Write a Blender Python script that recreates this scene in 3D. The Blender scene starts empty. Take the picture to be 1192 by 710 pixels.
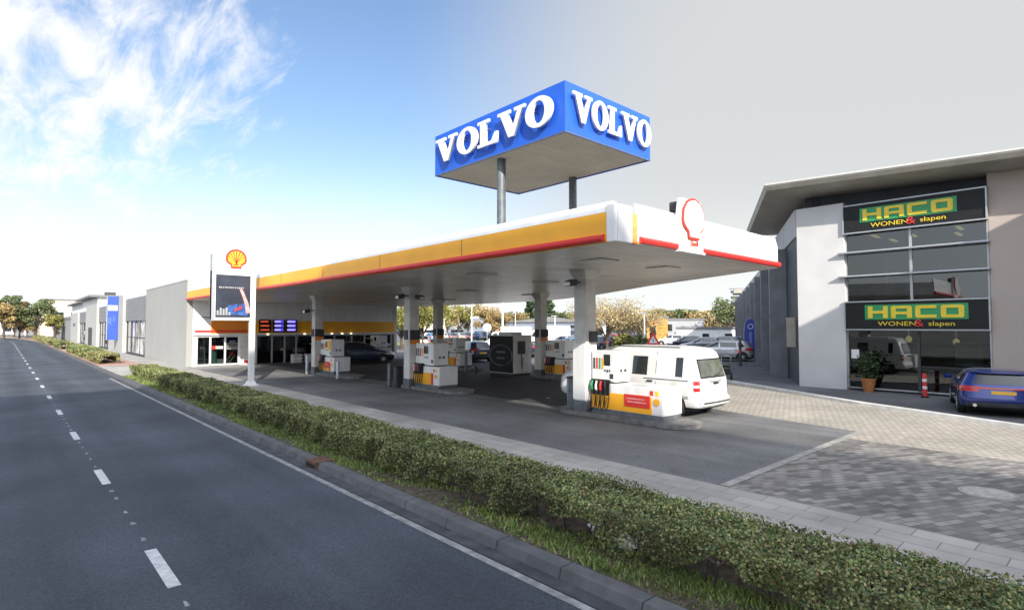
import bpy, bmesh, math, random
import numpy as np
from mathutils import Vector, Matrix
random.seed(7); rng = np.random.default_rng(11)
scene = bpy.context.scene
COL = scene.collection
R = math.radians

# ------------------------------------------------------------------ camera
CAM_H = 2.5
YAW, PITCH = R(42.353), R(2.2026)
cam_d = bpy.data.cameras.new('camera'); cam = bpy.data.objects.new('camera', cam_d); COL.objects.link(cam)
cam.location = (0, 0, CAM_H); cam.rotation_euler = (R(90) + PITCH, 0, -YAW)
cam_d.sensor_width = 36; cam_d.lens = 650 / 1192 * 36; cam_d.clip_end = 6000; cam_d.clip_start = 0.1
scene.camera = cam

# ------------------------------------------------------------------ materials
def nn(nt, t, **kw):
    n = nt.nodes.new(t)
    for k, v in kw.items():
        if hasattr(n, k): setattr(n, k, v)
        else: n.inputs[k].default_value = v
    return n
def c4(c): return (c[0], c[1], c[2], 1)
def mat(name, col, rough=.6, metal=0., var=.12, scale=6., bump=0., bscale=40., spec=.5, coat=0., col2=None, thr=None, island=None, stretch=None):
    m = bpy.data.materials.new(name); m.use_nodes = True; nt = m.node_tree
    b = nt.nodes['Principled BSDF']; L = nt.links.new
    b.inputs['Roughness'].default_value = rough; b.inputs['Metallic'].default_value = metal
    b.inputs['Specular IOR Level'].default_value = spec; b.inputs['Coat Weight'].default_value = coat
    b.inputs['Coat Roughness'].default_value = .06
    tc = nn(nt, 'ShaderNodeTexCoord'); vec = tc.outputs['Object']
    if stretch:
        mp = nn(nt, 'ShaderNodeMapping'); mp.inputs['Scale'].default_value = stretch; L(vec, mp.inputs[0]); vec = mp.outputs[0]
    if island:
        g = nn(nt, 'ShaderNodeNewGeometry'); r = nn(nt, 'ShaderNodeValToRGB')
        els = r.color_ramp.elements
        while len(els) < len(island): els.new(.5)
        for i, (p, c) in enumerate(island): els[i].position = p; els[i].color = c4(c)
        L(g.outputs['Random Per Island'], r.inputs[0])
        nz = nn(nt, 'ShaderNodeTexNoise'); nz.inputs['Scale'].default_value = scale; L(vec, nz.inputs['Vector'])
        mr = nn(nt, 'ShaderNodeMapRange'); mr.inputs[3].default_value = 1 - var; mr.inputs[4].default_value = 1 + var
        mr.inputs[1].default_value = .3; mr.inputs[2].default_value = .7
        L(nz.outputs['Fac'], mr.inputs[0])
        mx = nn(nt, 'ShaderNodeMix', data_type='RGBA', blend_type='MULTIPLY'); mx.inputs[0].default_value = 1
        L(r.outputs[0], mx.inputs[6]); L(mr.outputs[0], mx.inputs[7]); L(mx.outputs[2], b.inputs['Base Color'])
        return m
    nz = nn(nt, 'ShaderNodeTexNoise'); nz.inputs['Scale'].default_value = scale; nz.inputs['Detail'].default_value = 6; L(vec, nz.inputs['Vector'])
    r = nn(nt, 'ShaderNodeValToRGB')
    a = col; c2 = col2 or tuple(min(1, x * (1 + var)) for x in col); c1 = tuple(x * (1 - var) for x in col) if not col2 else col
    r.color_ramp.elements[0].position = .35 if not thr else thr[0]; r.color_ramp.elements[1].position = .68 if not thr else thr[1]
    r.color_ramp.elements[0].color = c4(c1); r.color_ramp.elements[1].color = c4(c2)
    L(nz.outputs['Fac'], r.inputs[0]); L(r.outputs[0], b.inputs['Base Color'])
    if bump:
        n2 = nn(nt, 'ShaderNodeTexNoise'); n2.inputs['Scale'].default_value = bscale; n2.inputs['Detail'].default_value = 4; L(vec, n2.inputs['Vector'])
        bp = nn(nt, 'ShaderNodeBump'); bp.inputs['Strength'].default_value = bump; bp.inputs['Distance'].default_value = .02
        L(n2.outputs['Fac'], bp.inputs['Height']); L(bp.outputs[0], b.inputs['Normal'])
    return m
def emis(name, col, s):
    m = bpy.data.materials.new(name); m.use_nodes = True; nt = m.node_tree; b = nt.nodes['Principled BSDF']
    b.inputs['Base Color'].default_value = c4(tuple(x * .3 for x in col)); b.inputs['Emission Color'].default_value = c4(col); b.inputs['Emission Strength'].default_value = s
    return m
def glass(name, tint=(.5, .55, .55), base=.75):
    m = bpy.data.materials.new(name); m.use_nodes = True; nt = m.node_tree; nt.nodes.clear(); L = nt.links.new
    o = nn(nt, 'ShaderNodeOutputMaterial'); t = nn(nt, 'ShaderNodeBsdfTransparent'); t.inputs[0].default_value = c4(tint)
    g = nn(nt, 'ShaderNodeBsdfGlossy'); g.inputs['Roughness'].default_value = .02; g.inputs[0].default_value = (.9, .92, .95, 1)
    lw = nn(nt, 'ShaderNodeFresnel'); lw.inputs[0].default_value = 1.5
    ad = nn(nt, 'ShaderNodeMath', operation='MULTIPLY_ADD'); ad.inputs[1].default_value = 1.6; ad.inputs[2].default_value = .03; ad.use_clamp = True
    L(lw.outputs[0], ad.inputs[0])
    mx = nn(nt, 'ShaderNodeMixShader'); L(ad.outputs[0], mx.inputs[0]); L(t.outputs[0], mx.inputs[1]); L(g.outputs[0], mx.inputs[2]); L(mx.outputs[0], o.inputs[0])
    return m
def brick(name, c1, c2, mortar, bw, bh, ms=.006, rot=0, rough=.8, offset=.5, nvar=.25, bias=0., nscale=.5, dark=None):
    m = bpy.data.materials.new(name); m.use_nodes = True; nt = m.node_tree; L = nt.links.new
    b = nt.nodes['Principled BSDF']; b.inputs['Roughness'].default_value = rough
    tc = nn(nt, 'ShaderNodeTexCoord'); mp = nn(nt, 'ShaderNodeMapping'); mp.inputs['Rotation'].default_value = (0, 0, rot); L(tc.outputs['Object'], mp.inputs[0])
    wz = nn(nt, 'ShaderNodeTexNoise'); wz.inputs['Scale'].default_value = 2.2
    L(mp.outputs[0], wz.inputs['Vector'])
    ws = nn(nt, 'ShaderNodeMix', data_type='RGBA', blend_type='LINEAR_LIGHT'); ws.inputs[0].default_value = .012
    L(mp.outputs[0], ws.inputs[6]); L(wz.outputs['Color'], ws.inputs[7])
    br = nn(nt, 'ShaderNodeTexBrick', offset=offset); br.inputs['Scale'].default_value = 1; br.inputs['Color1'].default_value = c4(c1); br.inputs['Color2'].default_value = c4(c2)
    br.inputs['Mortar'].default_value = c4(mortar); br.inputs['Mortar Size'].default_value = ms; br.inputs['Brick Width'].default_value = bw; br.inputs['Row Height'].default_value = bh
    br.inputs['Mortar Smooth'].default_value = .3; br.inputs['Bias'].default_value = bias
    L(ws.outputs[2], br.inputs['Vector'])
    nz = nn(nt, 'ShaderNodeTexNoise'); nz.inputs['Scale'].default_value = nscale; nz.inputs['Detail'].default_value = 8; nz.inputs['Roughness'].default_value = .65; L(tc.outputs['Object'], nz.inputs['Vector'])
    mr = nn(nt, 'ShaderNodeMapRange'); mr.inputs[1].default_value = .3; mr.inputs[2].default_value = .7; mr.inputs[3].default_value = 1 - nvar; mr.inputs[4].default_value = 1 + nvar
    L(nz.outputs['Fac'], mr.inputs[0])
    mx = nn(nt, 'ShaderNodeMix', data_type='RGBA', blend_type='MULTIPLY'); mx.inputs[0].default_value = 1
    L(br.outputs[0], mx.inputs[6]); L(mr.outputs[0], mx.inputs[7]); L(mx.outputs[2], b.inputs['Base Color'])
    bp = nn(nt, 'ShaderNodeBump', invert=True); bp.inputs['Strength'].default_value = .5; bp.inputs['Distance'].default_value = .006
    L(br.outputs['Fac'], bp.inputs['Height']); L(bp.outputs[0], b.inputs['Normal'])
    return m
def corrugated(name, col, axis='Z', period=.2, rough=.5):
    m = mat(name, col, rough, var=.06, scale=1.5); nt = m.node_tree; L = nt.links.new; b = nt.nodes['Principled BSDF']
    w = nn(nt, 'ShaderNodeTexWave', bands_direction=axis); w.inputs['Scale'].default_value = .314 / period
    tc = nn(nt, 'ShaderNodeTexCoord'); L(tc.outputs['Object'], w.inputs['Vector'])
    bp = nn(nt, 'ShaderNodeBump'); bp.inputs['Strength'].default_value = .8; bp.inputs['Distance'].default_value = .03; L(w.outputs['Fac'], bp.inputs['Height']); L(bp.outputs[0], b.inputs['Normal'])
    return m
def asphalt(name, c, var=.25, stain=.9, tracks=False):
    m = mat(name, c, .82, var=var, scale=.35, bump=.35, bscale=140, spec=.35); nt = m.node_tree; L = nt.links.new; b = nt.nodes['Principled BSDF']
    src = b.inputs['Base Color'].links[0].from_socket
    tc = nn(nt, 'ShaderNodeTexCoord')
    n = nn(nt, 'ShaderNodeTexNoise'); n.inputs['Scale'].default_value = 55; n.inputs['Detail'].default_value = 3; L(tc.outputs['Object'], n.inputs['Vector'])
    r = nn(nt, 'ShaderNodeMapRange'); r.inputs[1].default_value = .3; r.inputs[2].default_value = .7; r.inputs[3].default_value = .62; r.inputs[4].default_value = 1.4; L(n.outputs['Fac'], r.inputs[0])
    mx = nn(nt, 'ShaderNodeMix', data_type='RGBA', blend_type='MULTIPLY'); mx.inputs[0].default_value = 1
    L(src, mx.inputs[6]); L(r.outputs[0], mx.inputs[7])
    # long streaks worn by the traffic
    mp = nn(nt, 'ShaderNodeMapping'); mp.inputs['Scale'].default_value = (1.6, .05, 1); L(tc.outputs['Object'], mp.inputs[0])
    n3 = nn(nt, 'ShaderNodeTexNoise'); n3.inputs['Scale'].default_value = 1; n3.inputs['Detail'].default_value = 5; L(mp.outputs[0], n3.inputs['Vector'])
    r3 = nn(nt, 'ShaderNodeMapRange'); r3.inputs[1].default_value = .3; r3.inputs[2].default_value = .7; r3.inputs[3].default_value = .84; r3.inputs[4].default_value = 1.16; L(n3.outputs['Fac'], r3.inputs[0])
    m2 = nn(nt, 'ShaderNodeMix', data_type='RGBA', blend_type='MULTIPLY'); m2.inputs[0].default_value = 1
    L(mx.outputs[2], m2.inputs[6]); L(r3.outputs[0], m2.inputs[7])
    # oil drips and old stains
    n4 = nn(nt, 'ShaderNodeTexNoise'); n4.inputs['Scale'].default_value = 1.7; n4.inputs['Detail'].default_value = 7; n4.inputs['Roughness'].default_value = .7; L(tc.outputs['Object'], n4.inputs['Vector'])
    r4 = nn(nt, 'ShaderNodeMapRange'); r4.inputs[1].default_value = .60; r4.inputs[2].default_value = .70; r4.inputs[3].default_value = 1; r4.inputs[4].default_value = stain; L(n4.outputs['Fac'], r4.inputs[0])
    m3 = nn(nt, 'ShaderNodeMix', data_type='RGBA', blend_type='MULTIPLY'); m3.inputs[0].default_value = 1
    L(m2.outputs[2], m3.inputs[6]); L(r4.outputs[0], m3.inputs[7]); L(m3.outputs[2], b.inputs['Base Color'])
    if tracks:
        sx_ = nn(nt, 'ShaderNodeSeparateXYZ'); L(tc.outputs['Object'], sx_.inputs[0])
        a1 = nn(nt, 'ShaderNodeMath', operation='MULTIPLY_ADD'); a1.inputs[1].default_value = 2 * math.pi / 1.42; a1.inputs[2].default_value = -2 * math.pi / 1.42 * 2.0; L(sx_.outputs[0], a1.inputs[0])
        a2 = nn(nt, 'ShaderNodeMath', operation='COSINE'); L(a1.outputs[0], a2.inputs[0])
        a3 = nn(nt, 'ShaderNodeMapRange'); a3.inputs[1].default_value = -1; a3.inputs[2].default_value = 1; a3.inputs[3].default_value = 1.10; a3.inputs[4].default_value = .90; L(a2.outputs[0], a3.inputs[0])
        m4 = nn(nt, 'ShaderNodeMix', data_type='RGBA', blend_type='MULTIPLY'); m4.inputs[0].default_value = 1
        L(m3.outputs[2], m4.inputs[6]); L(a3.outputs[0], m4.inputs[7]); L(m4.outputs[2], b.inputs['Base Color'])
    return m

M = {}
M['road'] = asphalt('road_asphalt', (.056, .064, .079), .25, .86, True)
M['forecourt'] = asphalt('forecourt_asphalt', (.15, .15, .152), .3, .62)
M['lot'] = asphalt('parking_asphalt', (.13, .13, .135))
M['ground'] = mat('dry_ground', (.12, .12, .10), .9, var=.3, scale=.05)
M['paint'] = mat('road_paint', (.40, .41, .41), .75, col2=(.60, .61, .60), scale=11, bump=.2, bscale=90)
M['edgepaint'] = mat('worn_road_paint', (.25, .25, .245), .75, var=.3, scale=7)
M['kerb'] = brick('kerb_concrete', (.088, .089, .093), (.105, .105, .107), (.035, .035, .036), 1.0, 3.0, .012, R(90), nvar=.35, nscale=2.5)
M['kerb_white'] = mat('pale_kerb_concrete', (.62, .60, .56), .8, var=.12, scale=3)
M['gutter'] = mat('gutter_stone', (.052, .054, .06), .85, var=.35, scale=4, bump=.3)
M['soil'] = mat('soil', (.075, .058, .04), .95, var=.5, scale=7, bump=.8, bscale=20)
M['concrete'] = mat('concrete', (.30, .29, .27), .85, var=.25, scale=4, bump=.2)
M['island'] = mat('island_concrete', (.17, .165, .158), .85, var=.3, scale=5, bump=.2)
M['slab'] = brick('paving_slab', (.31, .295, .27), (.37, .35, .32), (.13, .125, .115), .6, .3, .006, R(90), nvar=.3)
M['clinker'] = brick('drive_paver', (.10, .094, .09), (.285, .268, .245), (.13, .12, .112), .24, .12, .010, R(24), nvar=.3, bias=.05)
M['sunlitpaver'] = brick('sunlit_paver', (.36, .325, .275), (.45, .41, .35), (.16, .145, .12), .22, .11, .012, R(24), nvar=.18)  # same pavers as the drive, with sunlight put into the paler colour
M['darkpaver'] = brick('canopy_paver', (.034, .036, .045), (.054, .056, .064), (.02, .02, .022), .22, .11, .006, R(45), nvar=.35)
M['redpath'] = brick('red_path', (.36, .21, .16), (.42, .26, .20), (.2, .15, .12), .3, .3, .006, nvar=.15)
M['white'] = mat('white_paint', (.70, .70, .69), .45, col2=(.79, .79, .78), scale=2.2, stretch=(1, 1, .25))
M['whiteg'] = mat('white_gloss', (.69, .685, .67), .35, col2=(.79, .79, .785), scale=3.5, coat=.3, stretch=(1, 1, .3))
M['offwhite'] = mat('offwhite_column', (.62, .60, .56), .5, var=.1, scale=3)
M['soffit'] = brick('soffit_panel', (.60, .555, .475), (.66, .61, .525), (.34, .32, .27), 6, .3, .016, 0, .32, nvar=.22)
M['yellow'] = mat('yellow_panel', (.86, .40, .02), .4, var=.05, scale=1.2)
M['orange'] = mat('orange_panel', (.72, .22, .02), .45, var=.06, scale=2)
M['red'] = mat('red_panel', (.62, .035, .03), .35, var=.08, scale=2)
M['redlogo'] = mat('red_logo', (.70, .05, .03), .4, var=.05, scale=2)
M['blue'] = mat('blue_sign', (.018, .105, .55), .4, var=.06, scale=1)
M['signblue'] = mat('dealer_blue', (.03, .08, .42), .45, var=.06, scale=1)
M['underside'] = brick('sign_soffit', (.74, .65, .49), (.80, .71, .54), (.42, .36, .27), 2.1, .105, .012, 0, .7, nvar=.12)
M['greysteel'] = mat('grey_steel', (.13, .145, .16), .5, .2, var=.2, scale=5)
M['darkgrey'] = mat('dark_grey', (.045, .047, .052), .55, var=.15, scale=3)
M['black'] = mat('black_plastic', (.012, .012, .013), .45, var=.1)
M['rubber'] = mat('rubber', (.018, .018, .018), .8, var=.2)
M['chrome'] = mat('bright_metal', (.6, .6, .61), .25, .9, var=.05)
M['alu'] = mat('aluminium', (.42, .44, .46), .38, .4, var=.06)
M['render'] = mat('grey_render', (.32, .318, .305), .85, var=.035, scale=.5, bump=.15, bscale=60)
M['render2'] = mat('pale_render', (.38, .38, .365), .85, var=.04, scale=.9, bump=.15, bscale=60)
M['clad'] = corrugated('grey_cladding', (.21, .21, .215), 'Z', .16)
M['sheet'] = corrugated('sheet_wall', (.27, .28, .275), 'Y', .6)
M['beige'] = mat('beige_render', (.60, .48, .38), .85, var=.08, scale=.6)
M['beigewall'] = brick('beige_panel', (.44, .375, .33), (.46, .39, .34), (.27, .23, .20), 7, 1.02, .025, 0, .75, nvar=.06)
M['hacowhite'] = mat('white_render', (.58, .575, .57), .85, var=.05, scale=1.2)
M['finn'] = mat('slate_fin', (.155, .162, .178), .6, var=.15, scale=1.5)
M['slate'] = mat('slate_wall', (.055, .062, .078), .6, var=.15, scale=1.5)
M['eave'] = mat('eave_metal', (.33, .31, .265), .5, .1, var=.12, scale=1.5)
M['eavelight'] = mat('eave_edge', (.62, .61, .58), .45, var=.06)
M['redbrick'] = brick('red_brick', (.30, .13, .085), (.36, .17, .11), (.25, .23, .2), .22, .08, .01, nvar=.2)
M['brownbrick'] = mat('brown_brick', (.22, .15, .11), .9, var=.2, scale=8)
M['wood'] = mat('orange_board', (.62, .28, .06), .7, var=.12, scale=3)
M['signgreen'] = mat('sign_green', (.03, .30, .10), .4, var=.05)
M['signdark'] = mat('sign_black', (.016, .018, .018), .5, var=.1, spec=.25)
M['signyellow'] = mat('sign_yellow', (.80, .60, .04), .4, var=.05)
M['terracotta'] = mat('terracotta', (.42, .17, .06), .8, var=.15)
M['bluecar'] = mat('blue_car_paint', (.012, .03, .21), .22, .25, var=.03, coat=1)
M['darkcar'] = mat('dark_car_paint', (.022, .032, .065), .25, .2, var=.03, coat=1)
M['silvercar'] = mat('silver_car_paint', (.42, .43, .45), .3, .5, var=.03, coat=1)
M['greycar'] = mat('grey_car_paint', (.16, .18, .21), .3, .4, var=.03, coat=1)
M['redcar'] = mat('red_car_paint', (.40, .03, .03), .3, .1, var=.03, coat=1)
M['skycar'] = mat('light_blue_car_paint', (.08, .20, .38), .3, .1, var=.03, coat=1)
M['vanwhite'] = mat('van_paint', (.72, .72, .725), .28, 0, var=.03, scale=1.5, coat=.8)
M['carglass'] = mat('car_glass', (.016, .02, .022), .06, var=.1, spec=.8, coat=.6)
M['vanglass'] = mat('van_rear_glass', (.10, .115, .10), .1, var=.4, scale=3, spec=.8, coat=.5)
M['lamp_red'] = mat('red_lens', (.45, .02, .02), .2, var=.1, coat=.8)
M['lamp_white'] = mat('clear_lens', (.7, .7, .72), .12, var=.05, coat=.8)
M['plate_y'] = mat('yellow_plate', (.72, .40, .03), .5, var=.05)
M['glass'] = glass('window_glass')
M['glassdark'] = glass('tinted_glass', (.30, .35, .36))
M['glasshaco'] = glass('shop_glass', (.42, .46, .46))
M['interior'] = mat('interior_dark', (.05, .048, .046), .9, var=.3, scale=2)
M['interiorfloor'] = mat('interior_floor', (.10, .095, .09), .6, var=.2, scale=2)
M['bag'] = mat('white_plastic_bag', (.75, .75, .77), .5, var=.12, scale=14, bump=.5, bscale=18)
M['rust'] = mat('rusty_iron', (.13, .065, .045), .8, .2, var=.4, scale=14, bump=.3)
M['iron'] = mat('cast_iron', (.42, .40, .36), .7, .2, var=.2, scale=10, bump=.4)
M['poster'] = mat('dark_poster', (.025, .032, .05), .3, var=.35, scale=1.4, spec=.6)
M['pink'] = mat('poster_pink', (.62, .30, .30), .5, var=.2, scale=6)
M['canblue'] = mat('poster_blue', (.035, .10, .30), .4, var=.4, scale=5)
M['mint'] = mat('mint_plastic', (.30, .52, .45), .6, var=.1)
M['bark'] = mat('bark', (.085, .065, .05), .95, var=.35, scale=14, bump=.6, bscale=25)
M['twig'] = mat('hedge_twig', (.055, .042, .032), .95, var=.35, scale=20)
M['lit_blue'] = emis('screen_blue', (.10, .08, .8), .5)
M['lit_violet'] = emis('screen_text', (.6, .5, .9), .6)
M['lit_red'] = emis('screen_red', (1.0, .12, .05), .4)
M['lit_warm'] = emis('downlight', (1, .82, .5), 2.5)
M['lit_amber'] = emis('ceiling_strip', (1, .74, .30), .55)
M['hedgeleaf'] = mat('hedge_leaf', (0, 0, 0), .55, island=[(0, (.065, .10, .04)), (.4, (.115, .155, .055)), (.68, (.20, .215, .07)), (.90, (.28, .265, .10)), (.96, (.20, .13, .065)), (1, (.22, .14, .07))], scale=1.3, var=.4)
M['hedgelit'] = mat('sunlit_hedge_leaf', (0, 0, 0), .6, island=[(0, (.09, .10, .04)), (.5, (.18, .19, .07)), (1, (.28, .23, .10))], scale=1.3, var=.3)  # lit copy of the hedge leaf, sunlight put into its colour
M['grass'] = mat('grass_blade', (0, 0, 0), .6, island=[(0, (.06, .10, .022)), (.5, (.12, .175, .035)), (.9, (.19, .23, .055)), (1, (.24, .20, .09))], scale=1.2, var=.35)
M['leafgreen'] = mat('green_leaf', (0, 0, 0), .6, island=[(0, (.05, .08, .03)), (.6, (.11, .145, .055)), (1, (.19, .20, .085))], scale=.5, var=.3)
M['leafyellow'] = mat('yellow_green_leaf', (0, 0, 0), .6, island=[(0, (.09, .11, .03)), (.6, (.20, .20, .045)), (1, (.32, .26, .06))], scale=.5, var=.3)
M['leaforange'] = mat('orange_leaf', (0, 0, 0), .6, island=[(0, (.15, .11, .045)), (.6, (.27, .19, .075)), (1, (.38, .27, .11))], scale=.5, var=.3)
M['leaftan'] = mat('tan_leaf', (0, 0, 0), .6, island=[(0, (.20, .15, .07)), (.5, (.36, .27, .13)), (1, (.50, .41, .21))], scale=.5, var=.3)
M['leafdark'] = mat('conifer_leaf', (0, 0, 0), .7, island=[(0, (.012, .03, .012)), (.6, (.03, .06, .02)), (1, (.07, .10, .03))], scale=.5, var=.3)
M['flag'] = mat('flag_cloth', (.035, .06, .30), .75, var=.12, scale=3)
M['truck'] = mat('truck_white', (.78, .78, .78), .5, var=.06, scale=1)
M['warehouse'] = corrugated('warehouse_wall', (.17, .20, .26), 'Y', .5)
M['roofgrey'] = mat('roof_grey', (.17, .17, .175), .8, var=.15, scale=.6)
M['facadegrey'] = corrugated('facade_grey', (.34, .35, .37), 'Y', 1.0)
M['towergrey'] = mat('tower_concrete', (.36, .40, .44), .8, var=.1, scale=.2)

# ------------------------------------------------------------------ mesh helpers
class MB:
    def __init__(s): s.v = []; s.f = []; s.m = []
    def add(s, vs, fs, m=0):
        b = len(s.v); s.v += [tuple(p) for p in vs]; s.f += [tuple(i + b for i in f) for f in fs]; s.m += [m] * len(fs); return s
    def box(s, x0, x1, y0, y1, z0, z1, m=0):
        x0, x1 = sorted((x0, x1)); y0, y1 = sorted((y0, y1)); z0, z1 = sorted((z0, z1))
        return s.add([(x0, y0, z0), (x1, y0, z0), (x1, y1, z0), (x0, y1, z0), (x0, y0, z1), (x1, y0, z1), (x1, y1, z1), (x0, y1, z1)],
              [(0, 3, 2, 1), (4, 5, 6, 7), (0, 1, 5, 4), (1, 2, 6, 5), (2, 3, 7, 6), (3, 0, 4, 7)], m)
    def prism(s, poly, z0, z1, m=0, f=lambda u, v, w: (u, v, w)):
        n = len(poly); vs = [f(u, v, z0) for u, v in poly] + [f(u, v, z1) for u, v in poly]
        fs = [tuple(range(n))[::-1], tuple(range(n, 2 * n))] + [(i, (i + 1) % n, n + (i + 1) % n, n + i) for i in range(n)]
        return s.add(vs, fs, m)
    def tube(s, pts, r, n=8, m=0, cap=True):
        pts = [Vector(p) for p in pts]; rs = r if isinstance(r, (list, tuple)) else [r] * len(pts)
        vs = []; fs = []
        for i, p in enumerate(pts):
            d = (pts[min(i + 1, len(pts) - 1)] - pts[max(i - 1, 0)]).normalized()
            a = d.cross(Vector((0, 0, 1)) if abs(d.z) < .9 else Vector((1, 0, 0))).normalized(); b = d.cross(a)
            for k in range(n):
                t = 2 * math.pi * k / n; vs.append(p + (a * math.cos(t) + b * math.sin(t)) * rs[i])
        for i in range(len(pts) - 1):
            for k in range(n): fs.append((i * n + k, i * n + (k + 1) % n, (i + 1) * n + (k + 1) % n, (i + 1) * n + k))
        if cap: fs += [tuple(range(n))[::-1], tuple(range((len(pts) - 1) * n, len(pts) * n))]
        return s.add(vs, fs, m)
    def lathe(s, prof, n=20, m=0, c=(0, 0, 0), axis='z'):
        vs = []; fs = []
        for r, h in prof:
            for k in range(n):
                t = 2 * math.pi * k / n; x, y = r * math.cos(t), r * math.sin(t)
                vs.append((c[0] + x, c[1] + y, c[2] + h) if axis == 'z' else (c[0] + x, c[1] + h, c[2] + y) if axis == 'y' else (c[0] + h, c[1] + x, c[2] + y))
        for i in range(len(prof) - 1):
            for k in range(n): fs.append((i * n + k, i * n + (k + 1) % n, (i + 1) * n + (k + 1) % n, (i + 1) * n + k))
        fs += [tuple(range(n))[::-1], tuple(range((len(prof) - 1) * n, len(prof) * n))]
        return s.add(vs, fs, m)
    def build(s, name, mats, parent=None, loc=None, rot=0, smooth=False, bevel=0, angle=40):
        me = bpy.data.meshes.new(name); me.from_pydata(s.v, [], s.f)
        if not isinstance(mats, (list, tuple)): mats = [mats]
        for m in mats: me.materials.append(m)
        me.polygons.foreach_set('material_index', s.m)
        bm = bmesh.new(); bm.from_mesh(me)
        bmesh.ops.recalc_face_normals(bm, faces=bm.faces)
        if bevel:
            es = [e for e in bm.edges if len(e.link_faces) == 2 and e.calc_face_angle() > R(30)]
            bmesh.ops.bevel(bm, geom=es, offset=bevel, segments=2, affect='EDGES', clamp_overlap=True)
        bm.to_mesh(me); bm.free()
        if smooth:
            me.polygons.foreach_set('use_smooth', [True] * len(me.polygons))
            try: me.set_sharp_from_angle(angle=R(angle))
            except Exception: pass
        o = bpy.data.objects.new(name, me); COL.objects.link(o)
        if parent: o.parent = parent
        if loc: o.location = loc
        if rot: o.rotation_euler = (0, 0, rot)
        return o
def tag(o, label=None, cat=None, group=None, kind=None):
    if label: o['label'] = label
    if cat: o['category'] = cat
    if group: o['group'] = group
    if kind: o['kind'] = kind
    return o
def thing(name, label, cat, loc=(0, 0, 0), rot=0, group=None):
    o = bpy.data.objects.new(name, None); o.empty_display_size = .3; COL.objects.link(o)
    o.location = loc; o.rotation_euler = (0, 0, rot); return tag(o, label, cat, group)
def structure(o): return tag(o, kind='structure')
def dup(root, loc, rot=None, label=None, group=None, paint=None):
    kids = {}
    for o in bpy.data.objects:
        if o.parent: kids.setdefault(o.parent.name, []).append(o)
    def cp(o, par):
        c = o.copy(); COL.objects.link(c)
        if par: c.parent = par
        for ch in kids.get(o.name, []): cp(ch, c)
        return c
    r = cp(root, None); r.location = loc
    if rot is not None: r.rotation_euler = (0, 0, rot)
    if label: r['label'] = label
    if group: r['group'] = group
    if paint:
        for ch in r.children if False else [o for o in COL.objects if o.parent == r]:
            if ch.name.split('.')[0] == 'body':
                ch.material_slots[0].link = 'OBJECT'; ch.material_slots[0].material = paint
    return r
def outline(loops, depth, name, m, parent, mtx, bevel=0):
    """flat letters or emblems from closed loops, with real thickness; local XY plane, +Z is the front"""
    cu = bpy.data.curves.new(name, 'CURVE'); cu.dimensions = '2D'; cu.fill_mode = 'BOTH'; cu.extrude = depth / 2; cu.bevel_depth = bevel
    for lp in loops:
        sp = cu.splines.new('POLY'); sp.points.add(len(lp) - 1)
        for p, q in zip(sp.points, lp): p.co = (q[0], q[1], 0, 1)
        sp.use_cyclic_u = True
    return _curve_done(cu, name, m, parent, mtx)
def text(body, size, depth, name, m, parent, mtx, align='CENTER', sx=1.0):
    cu = bpy.data.curves.new(name, 'FONT'); cu.body = body; cu.size = size; cu.extrude = depth / 2; cu.align_x = align; cu.resolution_u = 3
    return _curve_done(cu, name, m, parent, mtx, sx)
def _curve_done(cu, name, m, parent, mtx, sx=1.0):
    t = bpy.data.objects.new('tmp', cu); COL.objects.link(t); bpy.context.view_layer.update()
    me = bpy.data.meshes.new_from_object(t.evaluated_get(bpy.context.evaluated_depsgraph_get()))
    bpy.data.objects.remove(t); bpy.data.curves.remove(cu)
    me.name = name; me.transform(mtx @ Matrix.Diagonal((sx, 1, 1, 1))); me.materials.clear(); me.materials.append(m)
    o = bpy.data.objects.new(name, me); COL.objects.link(o)
    if parent: o.parent = parent
    return o
def face_mtx(o, right, up=(0, 0, 1)):
    r = Vector(right).normalized(); u = Vector(up); n = r.cross(u)
    return Matrix(((r.x, u.x, n.x, o[0]), (r.y, u.y, n.y, o[1]), (r.z, u.z, n.z, o[2]), (0, 0, 0, 1)))
WEST = (0, -1, 0)      # reading direction on a wall that faces the road (-X)
SOUTH = (1, 0, 0)      # reading direction on a wall that faces -Y
def circle(cx, cy, rx, ry, n=40): return [(cx + rx * math.cos(2 * math.pi * k / n), cy + ry * math.sin(2 * math.pi * k / n)) for k in range(n)]
def sheet(name, pts, z, m, kind='structure'):
    o = MB().add([(x, y, z) for x, y in pts], [tuple(range(len(pts)))]).build(name, m)
    if kind: tag(o, kind=kind)
    return o
def leaf_object(name, c, size, m, parent=None, up=.0, asp=1.6, wid=None):
    """many small leaf faces, one island each"""
    n = len(c); a = rng.normal(size=(n, 3)); a /= np.linalg.norm(a, axis=1)[:, None]
    b = rng.normal(size=(n, 3)); b[:, 2] += up; b -= a * (a * b).sum(1)[:, None]; b /= np.linalg.norm(b, axis=1)[:, None]
    s = (size * rng.uniform(.6, 1.3, n))[:, None] if np.isscalar(size) else (size * rng.uniform(.6, 1.3, n))[:, None]
    nrm = np.cross(a, b)
    v = np.stack([c - b * s * .5 * asp, c + a * s * .5 + nrm * s * .12, c + b * s * .5 * asp, c - a * s * .5 + nrm * s * .12], 1).reshape(-1, 3)
    return quads(name, v, m, parent)
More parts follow.
